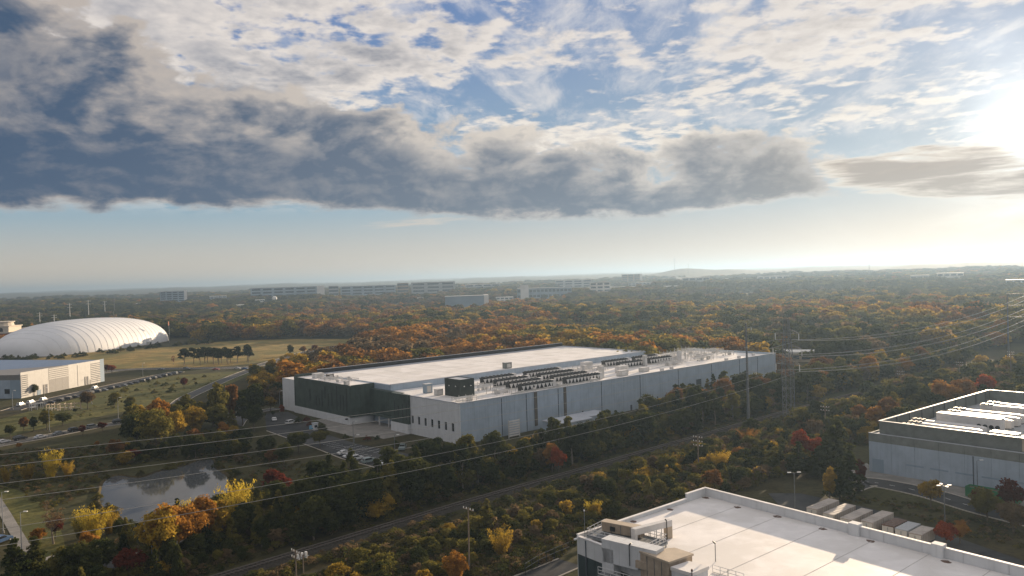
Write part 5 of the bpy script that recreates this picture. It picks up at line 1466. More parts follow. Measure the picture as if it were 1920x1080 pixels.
# undergrowth and woods that nobody could count: instanced over points
def low_crown(seed, kind, n, sz, m):
    V, C, R = crown_arrays(seed, kind, n, sz); me = quads_mesh('woodland_crown', V, m)
    return me
WOOD = bpy.data.collections.new('woodland_library')
WCOLS = ['green','olive','gold','orange','russet','brown']
lib = 0
for ci, c_ in enumerate(WCOLS):
    for k, kd in enumerate(('round','wide','oval')):
        o = bpy.data.objects.new('lib_%03d' % lib, low_crown(500+ci*10+k, kd, 1500, .66, LEAF[c_])); WOOD.objects.link(o); lib += 1
BRUSH = bpy.data.collections.new('brush_library')
for ci, c_ in enumerate(('brush','olive','green','brown')):
    for k in range(2):
        o = bpy.data.objects.new('brush_%03d' % (ci*2+k), low_crown(700+ci*5+k, 'shrub', 260, .9, LEAF[c_])); BRUSH.objects.link(o)
def instancer(name, label, cat, P, idx, scl, rot, coll):
    me = bpy.data.meshes.new(name); me.vertices.add(len(P)); me.vertices.foreach_set('co', np.asarray(P, np.float32).ravel())
    for nm, tp, dat in (('pick','INT',np.asarray(idx,np.int32)), ('turn','FLOAT',np.asarray(rot,np.float32))):
        a = me.attributes.new(nm, tp, 'POINT'); a.data.foreach_set('value', dat)
    a = me.attributes.new('size', 'FLOAT_VECTOR', 'POINT'); a.data.foreach_set('vector', np.asarray(scl, np.float32).ravel())
    o = bpy.data.objects.new(name, me); COL.objects.link(o)
    ng = bpy.data.node_groups.new(name+'_scatter', 'GeometryNodeTree')
    ng.interface.new_socket('Geometry', in_out='INPUT', socket_type='NodeSocketGeometry'); ng.interface.new_socket('Geometry', in_out='OUTPUT', socket_type='NodeSocketGeometry')
    N = ng.nodes; gi = N.new('NodeGroupInput'); go = N.new('NodeGroupOutput'); ip = N.new('GeometryNodeInstanceOnPoints'); ci = N.new('GeometryNodeCollectionInfo')
    ci.inputs['Collection'].default_value = coll; ci.inputs['Separate Children'].default_value = True; ci.inputs['Reset Children'].default_value = True
    def attr(nm, dt):
        q = N.new('GeometryNodeInputNamedAttribute'); q.data_type = dt; q.inputs['Name'].default_value = nm; return q.outputs['Attribute']
    cx = N.new('ShaderNodeCombineXYZ'); er = N.new('FunctionNodeEulerToRotation')
    L = ng.links
    L.new(gi.outputs[0], ip.inputs['Points']); L.new(ci.outputs[0], ip.inputs['Instance']); ip.inputs['Pick Instance'].default_value = True
    L.new(attr('pick','INT'), ip.inputs['Instance Index']); L.new(attr('size','FLOAT_VECTOR'), ip.inputs['Scale'])
    L.new(attr('turn','FLOAT'), cx.inputs[2]); L.new(cx.outputs[0], er.inputs[0]); L.new(er.outputs[0], ip.inputs['Rotation'])
    L.new(ip.outputs[0], go.inputs[0])
    md = o.modifiers.new('scatter', 'NODES'); md.node_group = ng
    tag(o, label, cat, kind='stuff')
    return o
OPEN = GL([(-400,1500),(-400,684),(0,676),(150,668),(300,652),(330,644),(440,638),(600,634),(716,633),(738,648),(690,668),(600,700),(540,725),(520,772)])+[hw(-9,126), hw(-9,0), hw(0,3), hw(216,3), hw(216,30)]+[Vector((196,430,0)), Vector((262,478,0)), Vector((420,575,0)), Vector((640,700,0)), Vector((700,640,0)), Vector((420,-50,0)), Vector((-300,-50,0))]
DOME_C = (-424.0, 770.0)
def far_clear():
    out = []
    for o in bpy.data.objects:
        if o.get('group') == 'far buildings in the haze' or o.name.startswith(('white_radome','brick_building','tan_building')):
            x, y = o.location.x, o.location.y; r = math.hypot(x, y); out.append((x, y, 70 if r > 1200 else 42))
    return out
def vnoise(x, y, s, seed):
    r = np.random.RandomState(seed); v = np.zeros_like(x)
    for k in range(6):
        a = r.rand()*6.28; f = s*(.6+r.rand()*1.6); v += np.sin((x*math.cos(a)+y*math.sin(a))*f+r.rand()*6.28)
    return v/3.0
def woodland():
    r = np.random.RandomState(11); pts = []
    for ra, rb, sp in ((360,700,9.4),(700,1100,10.6),(1100,1700,12.2),(1700,2600,15.5),(2600,3900,24.0)):
        amax = math.radians(43)
        area = amax*(rb*rb-ra*ra); n = int(area/(sp*sp))
        rr = np.sqrt(r.rand(n)*(rb*rb-ra*ra)+ra*ra); aa = (r.rand(n)*2-1)*amax
        x, y = rr*np.sin(aa), rr*np.cos(aa)
        keep = ~inpoly_np(x, y, OPEN) & ~inpoly_np(x, y, HALL_FOOT)
        keep &= ((x-DOME_C[0]-14)/88)**2+((y-DOME_C[1])/122)**2 > 1
        for cx, cy, cr in far_clear(): keep &= (x-cx)**2+((y-cy)*.8)**2 > cr*cr*.45
        keep &= ~((rr > 1250) & (vnoise(x, y, .006, 5) > .45))
        # clear strip under the power line and along the railway
        for i in range(0, len(RAIL)-1):
            ax, ay, bx, by = RAIL[i].x, RAIL[i].y, RAIL[i+1].x, RAIL[i+1].y; vx, vy = bx-ax, by-ay; L2 = vx*vx+vy*vy
            t = np.clip(((x-ax)*vx+(y-ay)*vy)/L2, 0, 1); keep &= (ax+t*vx-x)**2+(ay+t*vy-y)**2 > 16**2
        for P, w in ROADS.values():
            for i in range(len(P)-1):
                ax, ay, bx, by = P[i][0], P[i][1], P[i+1][0], P[i+1][1]; vx, vy = bx-ax, by-ay; L2 = vx*vx+vy*vy+1e-9
                t = np.clip(((x-ax)*vx+(y-ay)*vy)/L2, 0, 1); keep &= (ax+t*vx-x)**2+(ay+t*vy-y)**2 > (w/2+3)**2
        x, y, rr = x[keep], y[keep], rr[keep]
        pts.append((x, y, np.full(len(x), sp)))
    # woods too dense to count inside the named belts
    ex, ey, es = [], [], []
    R2 = RL(7,i3,idx_of(430,540))+RL(60,i3,idx_of(430,540))[::-1]
    for poly, n, a, b in ((BELT1,150,.45,.85),(BELT2,150,.45,.8),(BELT3,190,.45,.85),(THK1,130,.25,.5),(THK2,240,.28,.6),(THK3,300,.35,.8),(R2,420,.4,.95),(RIGHTW,160,.7,1.25),(BACKL,60,.6,1.0),(POND_S,30,.25,.45),(MIDL,40,.3,.6),
                          (GL([(1095,838),(1300,772),(1440,733),(1475,738),(1300,800),(1110,862)]),120,.35,.75)):
        xs = [p[0] for p in poly]; ys = [p[1] for p in poly]; k = t_ = 0
        while k < n and t_ < n*9:
            t_ += 1; qx, qy = r.uniform(min(xs), max(xs)), r.uniform(min(ys), max(ys))
            if inpoly(qx, qy, poly) and free(qx, qy, 1.5, 4.4): ex.append(qx); ey.append(qy); es.append(r.uniform(a, b)*(.6 if (960+FPX*qx/qy < 560 and qy < 215) else 1)); k += 1
    ne = len(ex)
    x = np.concatenate([p[0] for p in pts]); y = np.concatenate([p[1] for p in pts]); sp = np.concatenate([p[2] for p in pts])
    n = len(x); z = terrain(x, y); rr = np.hypot(x, y)
    az = np.degrees(np.arctan2(x, y))
    u = vnoise(x, y, .024, 8)*.6+vnoise(x, y, .007, 9)*.6+r.normal(size=n)*.42
    warm = np.exp(-((az+5)/9.)**2)*.8-.18-sstep(900, 1800, rr)*.25-sstep(8, 24, az)*.15
    u = u+warm
    ci = np.digitize(u, [-.55, .05, .40, .85, 1.25])          # green olive gold orange russet brown
    ci = np.where((ci == 2) & (r.rand(n) < .25), 4, ci); ci = np.where((ci == 0) & (r.rand(n) < .2), 5, ci); ci = np.where((ci == 3) & (r.rand(n) < .4), 4, ci)
    idx = ci*3+r.randint(0, 3, n)
    s = (1.25+1.05*r.rand(n)**1.3)*(1+.16*vnoise(x, y, .02, 3))
    s = np.where(rr > 1150, s*.85, s)
    wd = s*np.where(sp > 11, sp/10., 1.36)
    far_cool = (r.rand(n) < .85*sstep(1000, 1700, rr)); ci = np.where(far_cool & (ci > 1), np.where(r.rand(n) < .5, 0, 5), ci); idx = ci*3+r.randint(0, 3, n)  # far crowns shift to green and brown: haze put into their colour
    # append the uncounted near trees
    es = np.array(es); ec = r.choice([0,0,0,0,1,1,1,2,5], ne)
    x = np.concatenate([x, ex]); y = np.concatenate([y, ey]); z = np.concatenate([z, np.zeros(ne)+.6+es*.2]); idx = np.concatenate([idx, ec*3+r.randint(0, 3, ne)])
    s = np.concatenate([s, es]); wd = np.concatenate([wd, es*1.05]); n = n+ne
    P = np.stack([x, y, z-.6-s*1.2], 1)
    instancer('woodland', 'broad autumn woodland of orange, olive and green crowns reaching towards the horizon', 'woodland', P, idx, np.stack([wd, wd, s], 1), r.rand(n)*6.28, WOOD)
    print('woodland', n)
woodland()
def undergrowth():
    r = np.random.RandomState(21); X, Y, Sz = [], [], []
    zones = [(BELT1, 600, .6, 1.5), (BELT2, 600, .6, 1.5), (BELT3, 700, .6, 1.6), (THK1, 900, .7, 1.9), (THK2, 1500, .8, 2.2), (THK3, 1500, .8, 2.2),
             (POND_S, 260, .5, 1.2), (MIDL, 200, .4, 1.0), (VERGE, 120, .3, .8), (RIGHTW, 420, .8, 2.2), (RL(6,i3,idx_of(430,540))+RL(60,i3,idx_of(430,540))[::-1], 1200, .7, 2.0), (BACKL, 200, .6, 1.6), (MID2, 160, .6, 1.4),
             (GL([(520,870),(640,865),(750,905),(700,950),(560,960),(470,930),(440,890)]), 320, .3, .8), (GL([(-40,850),(200,835),(240,870),(200,890),(150,930),(100,960),(40,930),(-40,905)]), 800, .3, 1.0),
             (GL([(760,905),(870,850),(960,838),(1040,850),(900,900),(800,930)]), 300, .4, 1.1), (GL([(1560,925),(1700,940),(1850,975),(1960,1000),(1960,1040),(1780,1000),(1600,950)]), 260, .3, .7),
             (GL([(1100,840),(1300,775),(1440,735),(1480,740),(1300,800),(1120,860)]), 420, .6, 1.5), (RL(2.8,i0,i3)+RL(6,i0,i3)[::-1], 500, .3, 1.1), (RL(5,i0,i3)+RL(15,i0,i3)[::-1], 1500, .6, 2.0), (RL(-2.8,i0,i3)+RL(-6,i0,i3)[::-1], 600, .4, 1.5), (GL([(560,1100),(700,1040),(960,975),(1100,960),(1120,990),(960,1100)]), 700, .6, 1.8)]
    for poly, n, a, b in zones:
        xs = [p[0] for p in poly]; ys = [p[1] for p in poly]; k = 0; tries = 0
        while k < n and tries < n*8:
            tries += 1; x, y = r.uniform(min(xs), max(xs)), r.uniform(min(ys), max(ys))
            if inpoly(x, y, poly) and free(x, y, .5, 2.7): X.append(x); Y.append(y); Sz.append(r.uniform(a, b)); k += 1
    n = len(X); s = np.array(Sz)/7.0*1.25
    P = np.stack([X, Y, np.zeros(n)], 1)
    instancer('undergrowth', 'brown and olive low brush covering the ground under the trees', 'undergrowth', P, r.randint(0, 8, n), np.stack([s*1.2, s*1.2, s], 1), r.rand(n)*6.28, BRUSH)
    print('undergrowth', n, COUNT)
undergrowth()

# ------------------------------------------------------------------ vehicles
def car_protos(kind):
    if kind == 'sedan':
        prof = [(-2.25,.35),(-2.3,.75),(-1.75,.95),(-1.1,1.0),(1.05,.95),(2.05,.82),(2.3,.62),(2.3,.35)]; cab = [(-1.5,.98),(-.95,1.42),(.35,1.42),(1.1,.95)]; W = .88
    elif kind == 'suv':
        prof = [(-2.3,.4),(-2.35,1.0),(-2.2,1.1),(1.0,1.1),(2.1,.98),(2.35,.75),(2.35,.4)]; cab = [(-2.25,1.08),(-2.0,1.72),(.35,1.74),(1.1,1.08)]; W = .93
    elif kind == 'pickup':
        prof = [(-2.8,.5),(-2.8,1.15),(-.6,1.15),(-.6,1.12),(1.5,1.12),(2.6,1.02),(2.8,.8),(2.8,.5)]; cab = [(-.65,1.1),(-.55,1.8),(.75,1.82),(1.45,1.1)]; W = .98
    else:
        prof = [(-2.9,.4),(-2.9,1.5),(1.6,1.5),(2.75,1.12),(2.9,.8),(2.9,.4)]; cab = [(-2.85,1.48),(-2.8,2.15),(.9,2.18),(1.65,1.48)]; W = .98
    def extrude(pr, w, top=1.0):
        mb = MB(); n = len(pr); zt = max(z for _, z in pr); zb = min(z for _, z in pr)
        ww = [w*(1-(1-top)*((z-zb)/(zt-zb))) for _, z in pr]
        vs = [(x,-ww[i],z) for i,(x,z) in enumerate(pr)]+[(x,ww[i],z) for i,(x,z) in enumerate(pr)]
        return mb.add(vs, [tuple(range(n)), tuple(range(2*n-1,n-1,-1))]+[(i,n+i,n+(i+1)%n,(i+1)%n) for i in range(n)])
    out = [('body', extrude(prof, W).mesh('body', M['car_white'])), ('roof', extrude([(x,z) for x,z in cab], W*.97, .84).mesh('roof', M['car_white']))]
    g = MB()
    x0, x1, x2, x3 = cab[0][0], cab[1][0], cab[2][0], cab[3][0]; zb, zt = cab[0][1]+.06, cab[1][1]-.1
    for sgn in (-1, 1):
        ya, yb = sgn*(W*.97+.012), sgn*(W*.84+.02)
        if kind == 'van': xa, xb, xc, xd = .1, .15, x2-.1, x3-.25
        else: xa, xb, xc, xd = x0+.25, x1+.1, x2-.1, x3-.25
        g.add([(xa,ya,zb),(xd,ya,zb),(xc,yb,zt),(xb,yb,zt)], [(0,1,2,3) if sgn < 0 else (3,2,1,0)])
    out.append(('side_window', g.mesh('side_window', M['carglass'])))
    ws = MB().add([(x3+.02,-W*.86,zb),(x3+.02,W*.86,zb),(x2+.05,W*.74,zt),(x2+.05,-W*.74,zt)], [(0,1,2,3)])
    out.append(('windscreen', ws.mesh('windscreen', M['carglass'])))
    rw = MB().add([(x0-.02,-W*.86,zb),(x0-.02,W*.86,zb),(x1-.04,W*.74,zt),(x1-.04,-W*.74,zt)], [(3,2,1,0)])
    out.append(('rear_window', rw.mesh('rear_window', M['carglass'])))
    hl = MB().box(prof[-1][0]-.12, prof[-1][0]+.02, -.12, .12, .62, .8).mesh('headlight', M['headlamp'])
    wh = MB().tube((0,-.12,0),(0,.12,0),.34,n=14).mesh('wheel', M['rubber'])
    rim = MB().tube((0,-.13,0),(0,.13,0),.19,n=10).mesh('rim', M['galv'])
    return dict(parts=out, hl=hl, wheel=wh, rim=rim, W=W, ax=(prof[0][0]*.64, prof[-1][0]*.66))
CARS = {k: car_protos(k) for k in ('sedan','suv','pickup','van')}
def car(kind, col, p, ang, label, group):
    c = CARS[kind]; t = thing({'sedan':'parked_car','suv':'parked_car','pickup':'pickup_truck','van':'parked_van'}[kind], label, {'sedan':'car','suv':'car','pickup':'pickup','van':'van'}[kind], (p[0],p[1],.05), ang, group)
    for nm, me in c['parts']: link(nm, me, t, M['car_'+col] if nm in ('body','roof') else None)
    for s in (-1, 1): link('headlight', c['hl'], t, loc=(0, s*(c['W']-.25), 0))
    for x in c['ax']:
        for s in (-1, 1):
            w = link('wheel', c['wheel'], t, loc=(x, s*(c['W']-.1), .34)); link('rim', c['rim'], w)
    return t
lot_d = (G(757,900)-G(560,830)); LOTA = math.atan2(lot_d.y, lot_d.x); FACE = LOTA+math.pi/2
LG = 'cars in the hall parking lot'
for px, py, kd, cl, da, lab in ((725,879,'van','white',.35,'white van parked alone at the lower end of the lot'),
    (692,868,'suv','sage',.1,'grey-green car parked left of the white van'),
    (668,863,'suv','white',.05,'white car nearest the grey-green car in the lot row'),
    (657,858,'sedan','silver',0,'silver car in the middle of the lot row'),
    (646,852,'sedan','white',0,'white car at the far end of the lot row'),
    (755,843,'pickup','sage',.9,'grey-green pickup near the pale plinth wall'),
    (584,805,'sedan','tealblue',1.2,'light blue car parked below the left green screen'),
    (550,826,'sedan','silver',.2,'silver car parked by the shaded lot island'),
    (560,823,'sedan','black',.2,'black car beside the silver one at the lot island'),
    (546,795,'suv','white',.3,'pale car at the upper left of the lot'),
    (514,789,'sedan','white',1.3,'white car turning in from the driveway')):
    car(kd, cl, G(px,py), FACE+da, lab, LG)
ang = lambda P, i: math.atan2(P[i+1].y-P[i].y, P[i+1].x-P[i].x)
for i, (px, py, kd, cl, lab) in enumerate(((6,829,'sedan','silver','silver car leftmost on the left road'),(38,823,'suv','black','black car second from the left edge on the road'),(76,820,'sedan','silver','light silver car third along the left road'),
    (111,813,'sedan','grey','grey car fourth along the left road'),(140,807,'suv','black','black car fifth along the left road'),(174,801,'suv','grey','dark grey car sixth along the left road'),(222,791,'suv','black','black car nearest the big tree clump on the road'))):
    p = G(px,py+2); car(kd, cl, p, math.atan2(R_LEFT[14].y-R_LEFT[8].y, R_LEFT[14].x-R_LEFT[8].x), lab, 'cars along the left road')
ra = math.atan2(R_CROSS[20].y-R_CROSS[10].y, R_CROSS[20].x-R_CROSS[10].x)
for px, py, kd, cl, lab in ((302,694,'sedan','grey','grey car leftmost on the road before the lawn'),(350,693,'suv','grey','dark grey car on the road before the lawn pines'),(405,694,'sedan','red','red car on the road before the lawn'),
    (445,692,'sedan','silver','silver car right of the red car'),(459,693,'sedan','blue','dark blue car just right of the silver one')):
    car(kd, cl, G(px,py), ra, lab, 'cars on the road before the lawn')
# the parked rows before the metal hall: alike from here
ORD = ['none','first','second','third','fourth','fifth','sixth','seventh','eighth','ninth','tenth','eleventh','twelfth','thirteenth','fourteenth','fifteenth','sixteenth','seventeenth','eighteenth','nineteenth','twentieth','twenty-first','twenty-second']
lotdir = (R_LOT[-1]-R_LOT[0]).normalized(); lr = random.Random(8); ln = Vector((-lotdir.y, lotdir.x, 0)); k = 0
for i in range(22):
    p = R_LOT[0]+lotdir*(14+i*6.1)-ln*5.6
    if lr.random() < .12: continue
    cl = lr.choice(['black','black','grey','black'])
    k += 1; car(lr.choice(['sedan','suv']), cl, p, math.atan2(ln.y, ln.x), '%s car, %s from the left in the long parked row before the metal hall' % (cl, ORD[k]), 'parked row before the metal hall')
for i, (o, cl) in enumerate(((2,'white'),(9,'white'),(18,'silver'),(60,'white'))):
    p = R_LOT[0]+lotdir*(12+o)+ln*5.6; car('suv', cl, p, math.atan2(lotdir.y, lotdir.x)+.1, ('white car nearest the small green tree at the metal hall','white car second from the green tree at the metal hall','silver car beside the metal hall lane','white car by the far door of the metal hall')[i], 'cars beside the metal hall')
car('suv', 'blue', G(2,1018), 1.3, 'blue car cut by the left edge beside the footpath', None)
car('sedan', 'black', G(1682,888), BA-math.pi/2+.2, 'black car parked against the blue wall', 'cars by the blue wall')
car('sedan', 'white', G(1758,902), BA-math.pi/2, 'white car behind the golden tree by the blue wall', 'cars by the blue wall')
def skip(name, label, p, a, L, W, h, m):
    t = thing(name, label, 'skip', (p.x,p.y,.05), a)
    MB().box(-L/2, L/2, -W/2, -W/2+.12, .2, h).box(-L/2, L/2, W/2-.12, W/2, .2, h).box(-L/2, -L/2+.12, -W/2+.12, W/2-.12, .2, h).box(L/2-.12, L/2, -W/2+.12, W/2-.12, .2, h).build('side', m, t)
    MB().box(-L/2+.12, L/2-.12, -W/2+.12, W/2-.12, .15, .35).build('floor_plate', M['darksteel'], t)
    for k in range(int(L/1.0)): MB().box(-L/2+.4+k*1.0, -L/2+.52+k*1.0, -W/2-.1, -W/2-.001, .2, h).build('rib', m, t)
    MB().box(-L/2+.2, L/2-.2, -W/2+.13, W/2-.13, .36, h*.85).build('load', M['bark'], t)
    for x in (-L/2+.6, L/2-.6): MB().tube((x,-W/2+.2,.1),(x,W/2-.2,.1),.12,n=8).build('roller', M['darksteel'], t)
skip('waste_skip', 'long green open skip in front of the blue wall', G(1862,938), BA-math.pi/2, 11, 2.6, 2.5, M['green_bin'])
skip('waste_skip', 'dark green skip at the left end of the blue wall', G(1662,880), BA-math.pi/2+.2, 4.5, 2.2, 2.2, M['greenscreen'])
# trailers parked nose in behind the white roof
TA = math.atan2(-NE1.y, -NE1.x)
tl = ['white ribbed-roof trailer leftmost in the row','grey-topped trailer second in the row','white trailer third in the row','white trailer fourth in the row','rusty red open-topped trailer fifth in the row','blue-white trailer sixth in the row','tan tanker-like trailer last in the row']
tm = [M['trailer']]*4+[M['stain'], M['far_grey'], M['trailer']]
TP = [(1543,947),(1574,957),(1606,966),(1645,971),(1677,978),(1702,985),(1728,993)]
for i, (px, py) in enumerate(TP):
    L, W, H_ = (9.5, 2.4, 3.6) if i < 4 else (6.0, 2.4, 3.2)
    p = G(px, py, 3.4); t = thing('box_trailer', tl[i]+' beyond the white roof', 'trailer', (p.x,p.y,.05), TA, 'trailers behind the white roof')
    MB().box(-L/2, L/2, -W/2, W/2, 1.1, H_-.06).build('body', tm[i], t)
    MB().box(-L/2-.04, L/2+.04, -W/2-.04, W/2+.04, H_-.05, H_+.04).build('roof', M['trailer'] if i not in (4,5,6) else tm[i], t)
    mb = MB()
    for k in range(int(L/1.2)): mb.box(-L/2+.5+k*1.2, -L/2+.58+k*1.2, -W/2+.05, W/2-.05, H_+.041, H_+.075)
    mb.build('roof_bow', M['equip'] if i != 4 else M['darksteel'], t)
    mb = MB()
    for k in range(int(L/.8)):
        for s in (-1, 1): mb.box(-L/2+.3+k*.8, -L/2+.38+k*.8, s*W/2-.03 if s < 0 else W/2, -W/2 if s < 0 else W/2+.03, 1.15, H_-.1)
    mb.build('side_post', M['equip'], t)
    d = MB().box(-L/2-.06, -L/2-.001, -W/2+.08, W/2-.08, 1.2, H_-.15).build('rear_door', M['equip'], t); MB().box(-L/2-.1, -L/2-.061, -.1, .1, 1.3, H_-.3).build('lock_bar', M['galv'], d)
    for x in (-L/2+1.2, -L/2+2.4):
        for s in (-1, 1): MB().tube((x,s*.95,.5),(x,s*1.25,.5),.5,n=14).build('wheel', M['rubber'], t)
    for s in (-1, 1): MB().bar((L/2-2.2,s*.8,0),(L/2-2.2,s*.8,1.1),.15,.15).build('landing_leg', M['darksteel'], t)

# ------------------------------------------------------------------ lamp posts
def lamp(label, px, py, h, heads=1, m=None, group='street lamps', big=False, ang=0.0):
    p = G(px, py); t = thing('lamp_post', label, 'lamp post', (p.x,p.y,0), ang, group); m = m or M['galv']
    MB().tube((0,0,0),(0,0,h),.11 if not big else .14,.06 if not big else .09,8).build('pole', m, t)
    MB().tube((0,0,0),(0,0,.7),.28,.26,10).build('footing', M['concrete'], t)
    for k in range(heads):
        a = 2*math.pi*k/heads; d = Vector((math.cos(a), math.sin(a), 0))
        MB().bar(Vector((0,0,h-.05)), d*.9+Vector((0,0,h+.05)), .07, .07).build('arm', m, t)
        MB().bar(d*.7+Vector((0,0,h+.12)), d*1.5+Vector((0,0,h+.12)), .38, .14).build('lamp_head', M['lamp_head'], t)
lamp('dark two-headed lamp post left of the trailers', 1491, 966, 9.5, 2, M['darksteel'], big=True)
lamp('dark four-headed lamp post behind the trailers', 1772, 992, 9.0, 4, M['darksteel'], big=True)
lamp('single lamp post before the blue wall', 1833, 922, 7.5, 1, M['darksteel'])
lamp('lamp post at the left end of the footpath', 6, 1000, 9.5)
lamp('lamp post beside the footpath bend', 41, 1040, 9.0)
lamp('tall lamp post below the pond', 286, 1068, 9.5)
lamp('pale lamp post before the metal hall corner', 24, 768, 9.0)
lamp('lamp post second along the metal hall lane', 84, 762, 9.0)
lamp('lamp post above the verge right of the metal hall lane', 172, 758, 9.0)
lamp('lamp post by the end bay of the metal hall', 183, 733, 8.0)
lamp('lamp post above the left road among small trees', 93, 810, 9.0)
lamp('lamp post right of the verge trees on the left road', 222, 785, 9.0)
lamp('lamp post at the entrance drive beside the russet tree', 443, 780, 9.5)
lamp('lamp post near the far cars before the lawn', 268, 708, 9.0)
lamp('lamp post in the lot beside the silver cars', 666, 868, 8.5, m=M['darksteel'])
lamp('lamp post in the lot above the white van', 741, 868, 8.5, m=M['darksteel'])
lamp('short lamp post below the lot corner', 729, 910, 5.0)
lamp('lamp post left of the hall corner by the red tree', 525, 772, 9.0)
lamp('lamp post at the plaza before the entrance', 663, 835, 8.0, m=M['darksteel'])

# ------------------------------------------------------------------ fence along the service road, wall at lot
def fence():
    P = GL([(985,1078),(1010,1062),(1040,1048),(1068,1036)]); o = P[0]; t = thing('mesh_fence', 'dark post fence along the service road at the bottom', 'fence', o)
    Q = [p-o for p in P]; n = 0
    for i in range(len(Q)-1):
        a, b = Q[i], Q[i+1]; m = max(1, round((b-a).length/2.6))
        for k in range(m):
            p = a+(b-a)*(k/m); MB().bar((p.x,p.y,0),(p.x,p.y,2.2),.12,.12).build('post', M['black'], t)
        for z in (.3, 1.2, 2.1): MB().bar((a.x,a.y,z),(b.x,b.y,z),.05,.06).build('rail', M['darksteel'], t)
fence()
def signboard(): 
    p = G(591,806); t = thing('ticket_kiosk', 'small pale kiosk box at the plaza edge', 'kiosk', (p.x,p.y,0), HA)
    MB().box(-.9,.9,-.7,.7,0,2.5).build('cabin', M['panel_white'], t); MB().box(-1.1,1.1,-.9,.9,2.5,2.7).build('roof', M['membrane2'], t); MB().box(-.6,.6,-.75,-.701,1.0,1.9).build('window', M['glass'], t)
signboard()

# ------------------------------------------------------------------ timber frames of the playground-like yard
def play():
    for i, (px, py, lab) in enumerate(((100,770,'timber frame with slide rails, left in the play yard'),(122,769,'timber frame in the middle of the play yard'),(140,768,'timber frame at the right end of the play yard'),(68,768,'white climbing frame at the left of the play yard'))):
        p = G(px,py); t = thing('play_frame', lab, 'play frame', (p.x,p.y,0), .3*i, 'play frames')
        m = M['tanroof'] if i < 3 else M['equip_white']
        for x in (-2.5, 0, 2.5):
            for y in (-1.2, 1.2): MB().bar((x,y,0),(x,y,3.6-abs(x)*.2),.2,.2).build('post', m, t)
        for y in (-1.2, 1.2): MB().bar((-2.7,y,2.8),(2.7,y,2.8),.18,.2).build('beam', m, t)
        for x in (-2.5, 0, 2.5): MB().bar((x,-1.4,3.0),(x,1.4,3.0),.16,.18).build('cross_beam', m, t)
        MB().box(-2.4,-.1,-1.1,1.1,1.3,1.42).build('platform', m, t); MB().bar((0,0,1.4),(3.4,0,.1),.7,.08).build('slide', M['galv'], t)
play()

# ------------------------------------------------------------------ power line
LD = Vector((-.69,-.72,0)).normalized(); LN = Vector((-LD.y, LD.x, 0))      # along the line to the left, across it
TW = Vector((98.6,287.1,0)); LN = LN if LN.x > 0 else -LN
ARMS = [(31.9,4.4),(26.3,5.4),(20.8,4.4)]
def lattice():
    t = thing('lattice_tower', 'grey lattice transmission tower with white insulators beside the railway', 'pylon', TW, math.atan2(LD.y, LD.x))
    # local x along the line, local y across
    Ht = 37.0; levels = [0,3,6,9,12,15,18,20.8,23.5,26.3,29,31.9,34.5,37]
    def half(z): return 1.55 if z < 20 else 1.55-(z-20)*.055
    legs = [(-1,-1),(1,-1),(1,1),(-1,1)]
    for sx, sy in legs:
        mb = MB()
        for a, b in zip(levels[:-1], levels[1:]): mb.bar((sx*half(a),sy*half(a),a),(sx*half(b),sy*half(b),b),.2,.2)
        mb.build('leg', M['darksteel'], t)
    mb = MB()
    for a, b in zip(levels[:-1], levels[1:]):
        for k in range(4):
            p, q = legs[k], legs[(k+1)%4]
            mb.bar((p[0]*half(a),p[1]*half(a),a),(q[0]*half(b),q[1]*half(b),b),.08,.08); mb.bar((q[0]*half(a),q[1]*half(a),a),(p[0]*half(b),p[1]*half(b),b),.08,.08)
            mb.bar((p[0]*half(b),p[1]*half(b),b),(q[0]*half(b),q[1]*half(b),b),.09,.09)
    mb.build('bracing', M['darksteel'], t)
    for z, w in ARMS:
        for s in (-1, 1):
            h = half(z); mb = MB()
            for sx in (-1, 1): mb.bar((sx*h,s*h,z),(0,s*w,z+.1),.12,.12).bar((sx*h,s*h,z+1.6),(0,s*w,z+.15),.10,.10)
            arm = mb.build('crossarm', M['darksteel'], t)
            i = MB()
            for k in range(9): i.tube((0,s*w,z-.15-k*.26),(0,s*w,z-.33-k*.26),.16,.16,8)
            i.build('insulator', M['porcelain'], arm)
lattice()
def wire(label, a, b, sag, r=.045, n=26, group='transmission wires', extra=None):
    mb = MB(); o = Vector(a); prev = None
    for k in range(n+1):
        t = k/n; p = Vector(a)+(Vector(b)-Vector(a))*t; p.z -= sag*4*t*(1-t); p -= o
        if prev is not None: mb.tube(prev, p, r, n=5, caps=False)
        prev = p
    ob = mb.build('power_cable', M['wire'] if r > .03 else M['thinwire']); ob.location = o
    tag(ob, label, 'cable', group)
    return ob
LEFT_T = TW+LD*305
RP = Vector((261.0,413.0,0))
for ai, (z, w) in enumerate(ARMS):
    for s in (-1, 1):
        # which of the two insulators is nearer the railway
        base = Vector((-math.sin(math.atan2(LD.y,LD.x)), math.cos(math.atan2(LD.y,LD.x)), 0))
        a = TW+base*(s*w)+Vector((0,0,z-2.5)); lz = (37.0, 33.0, 26.5)[ai]
        b = LEFT_T+base*(s*(w+.4))+Vector((0,0,lz))
        lv = ('top','middle','lowest')[ai]; sd = 'railway' if s > 0 else 'hall'
        wire('pale cable on the %s side running left from the %s tower arm' % (sd, lv), a, b, 5.5, r=.036)
        c = RP+Vector((6+ai*.5, -3, 0))+base*(s*2.2)+Vector((0,0,(37.5,31.0,25.5)[ai]))
        wire('pale cable on the %s side running right from the %s tower arm' % (sd, lv), a, c, 6.0, r=.05)
        wire('second pale cable of the %s side pair running right from the %s arm' % (sd, lv), a+base*.45, c+base*.45+Vector((0,0,.5)), 6.4, r=.045)
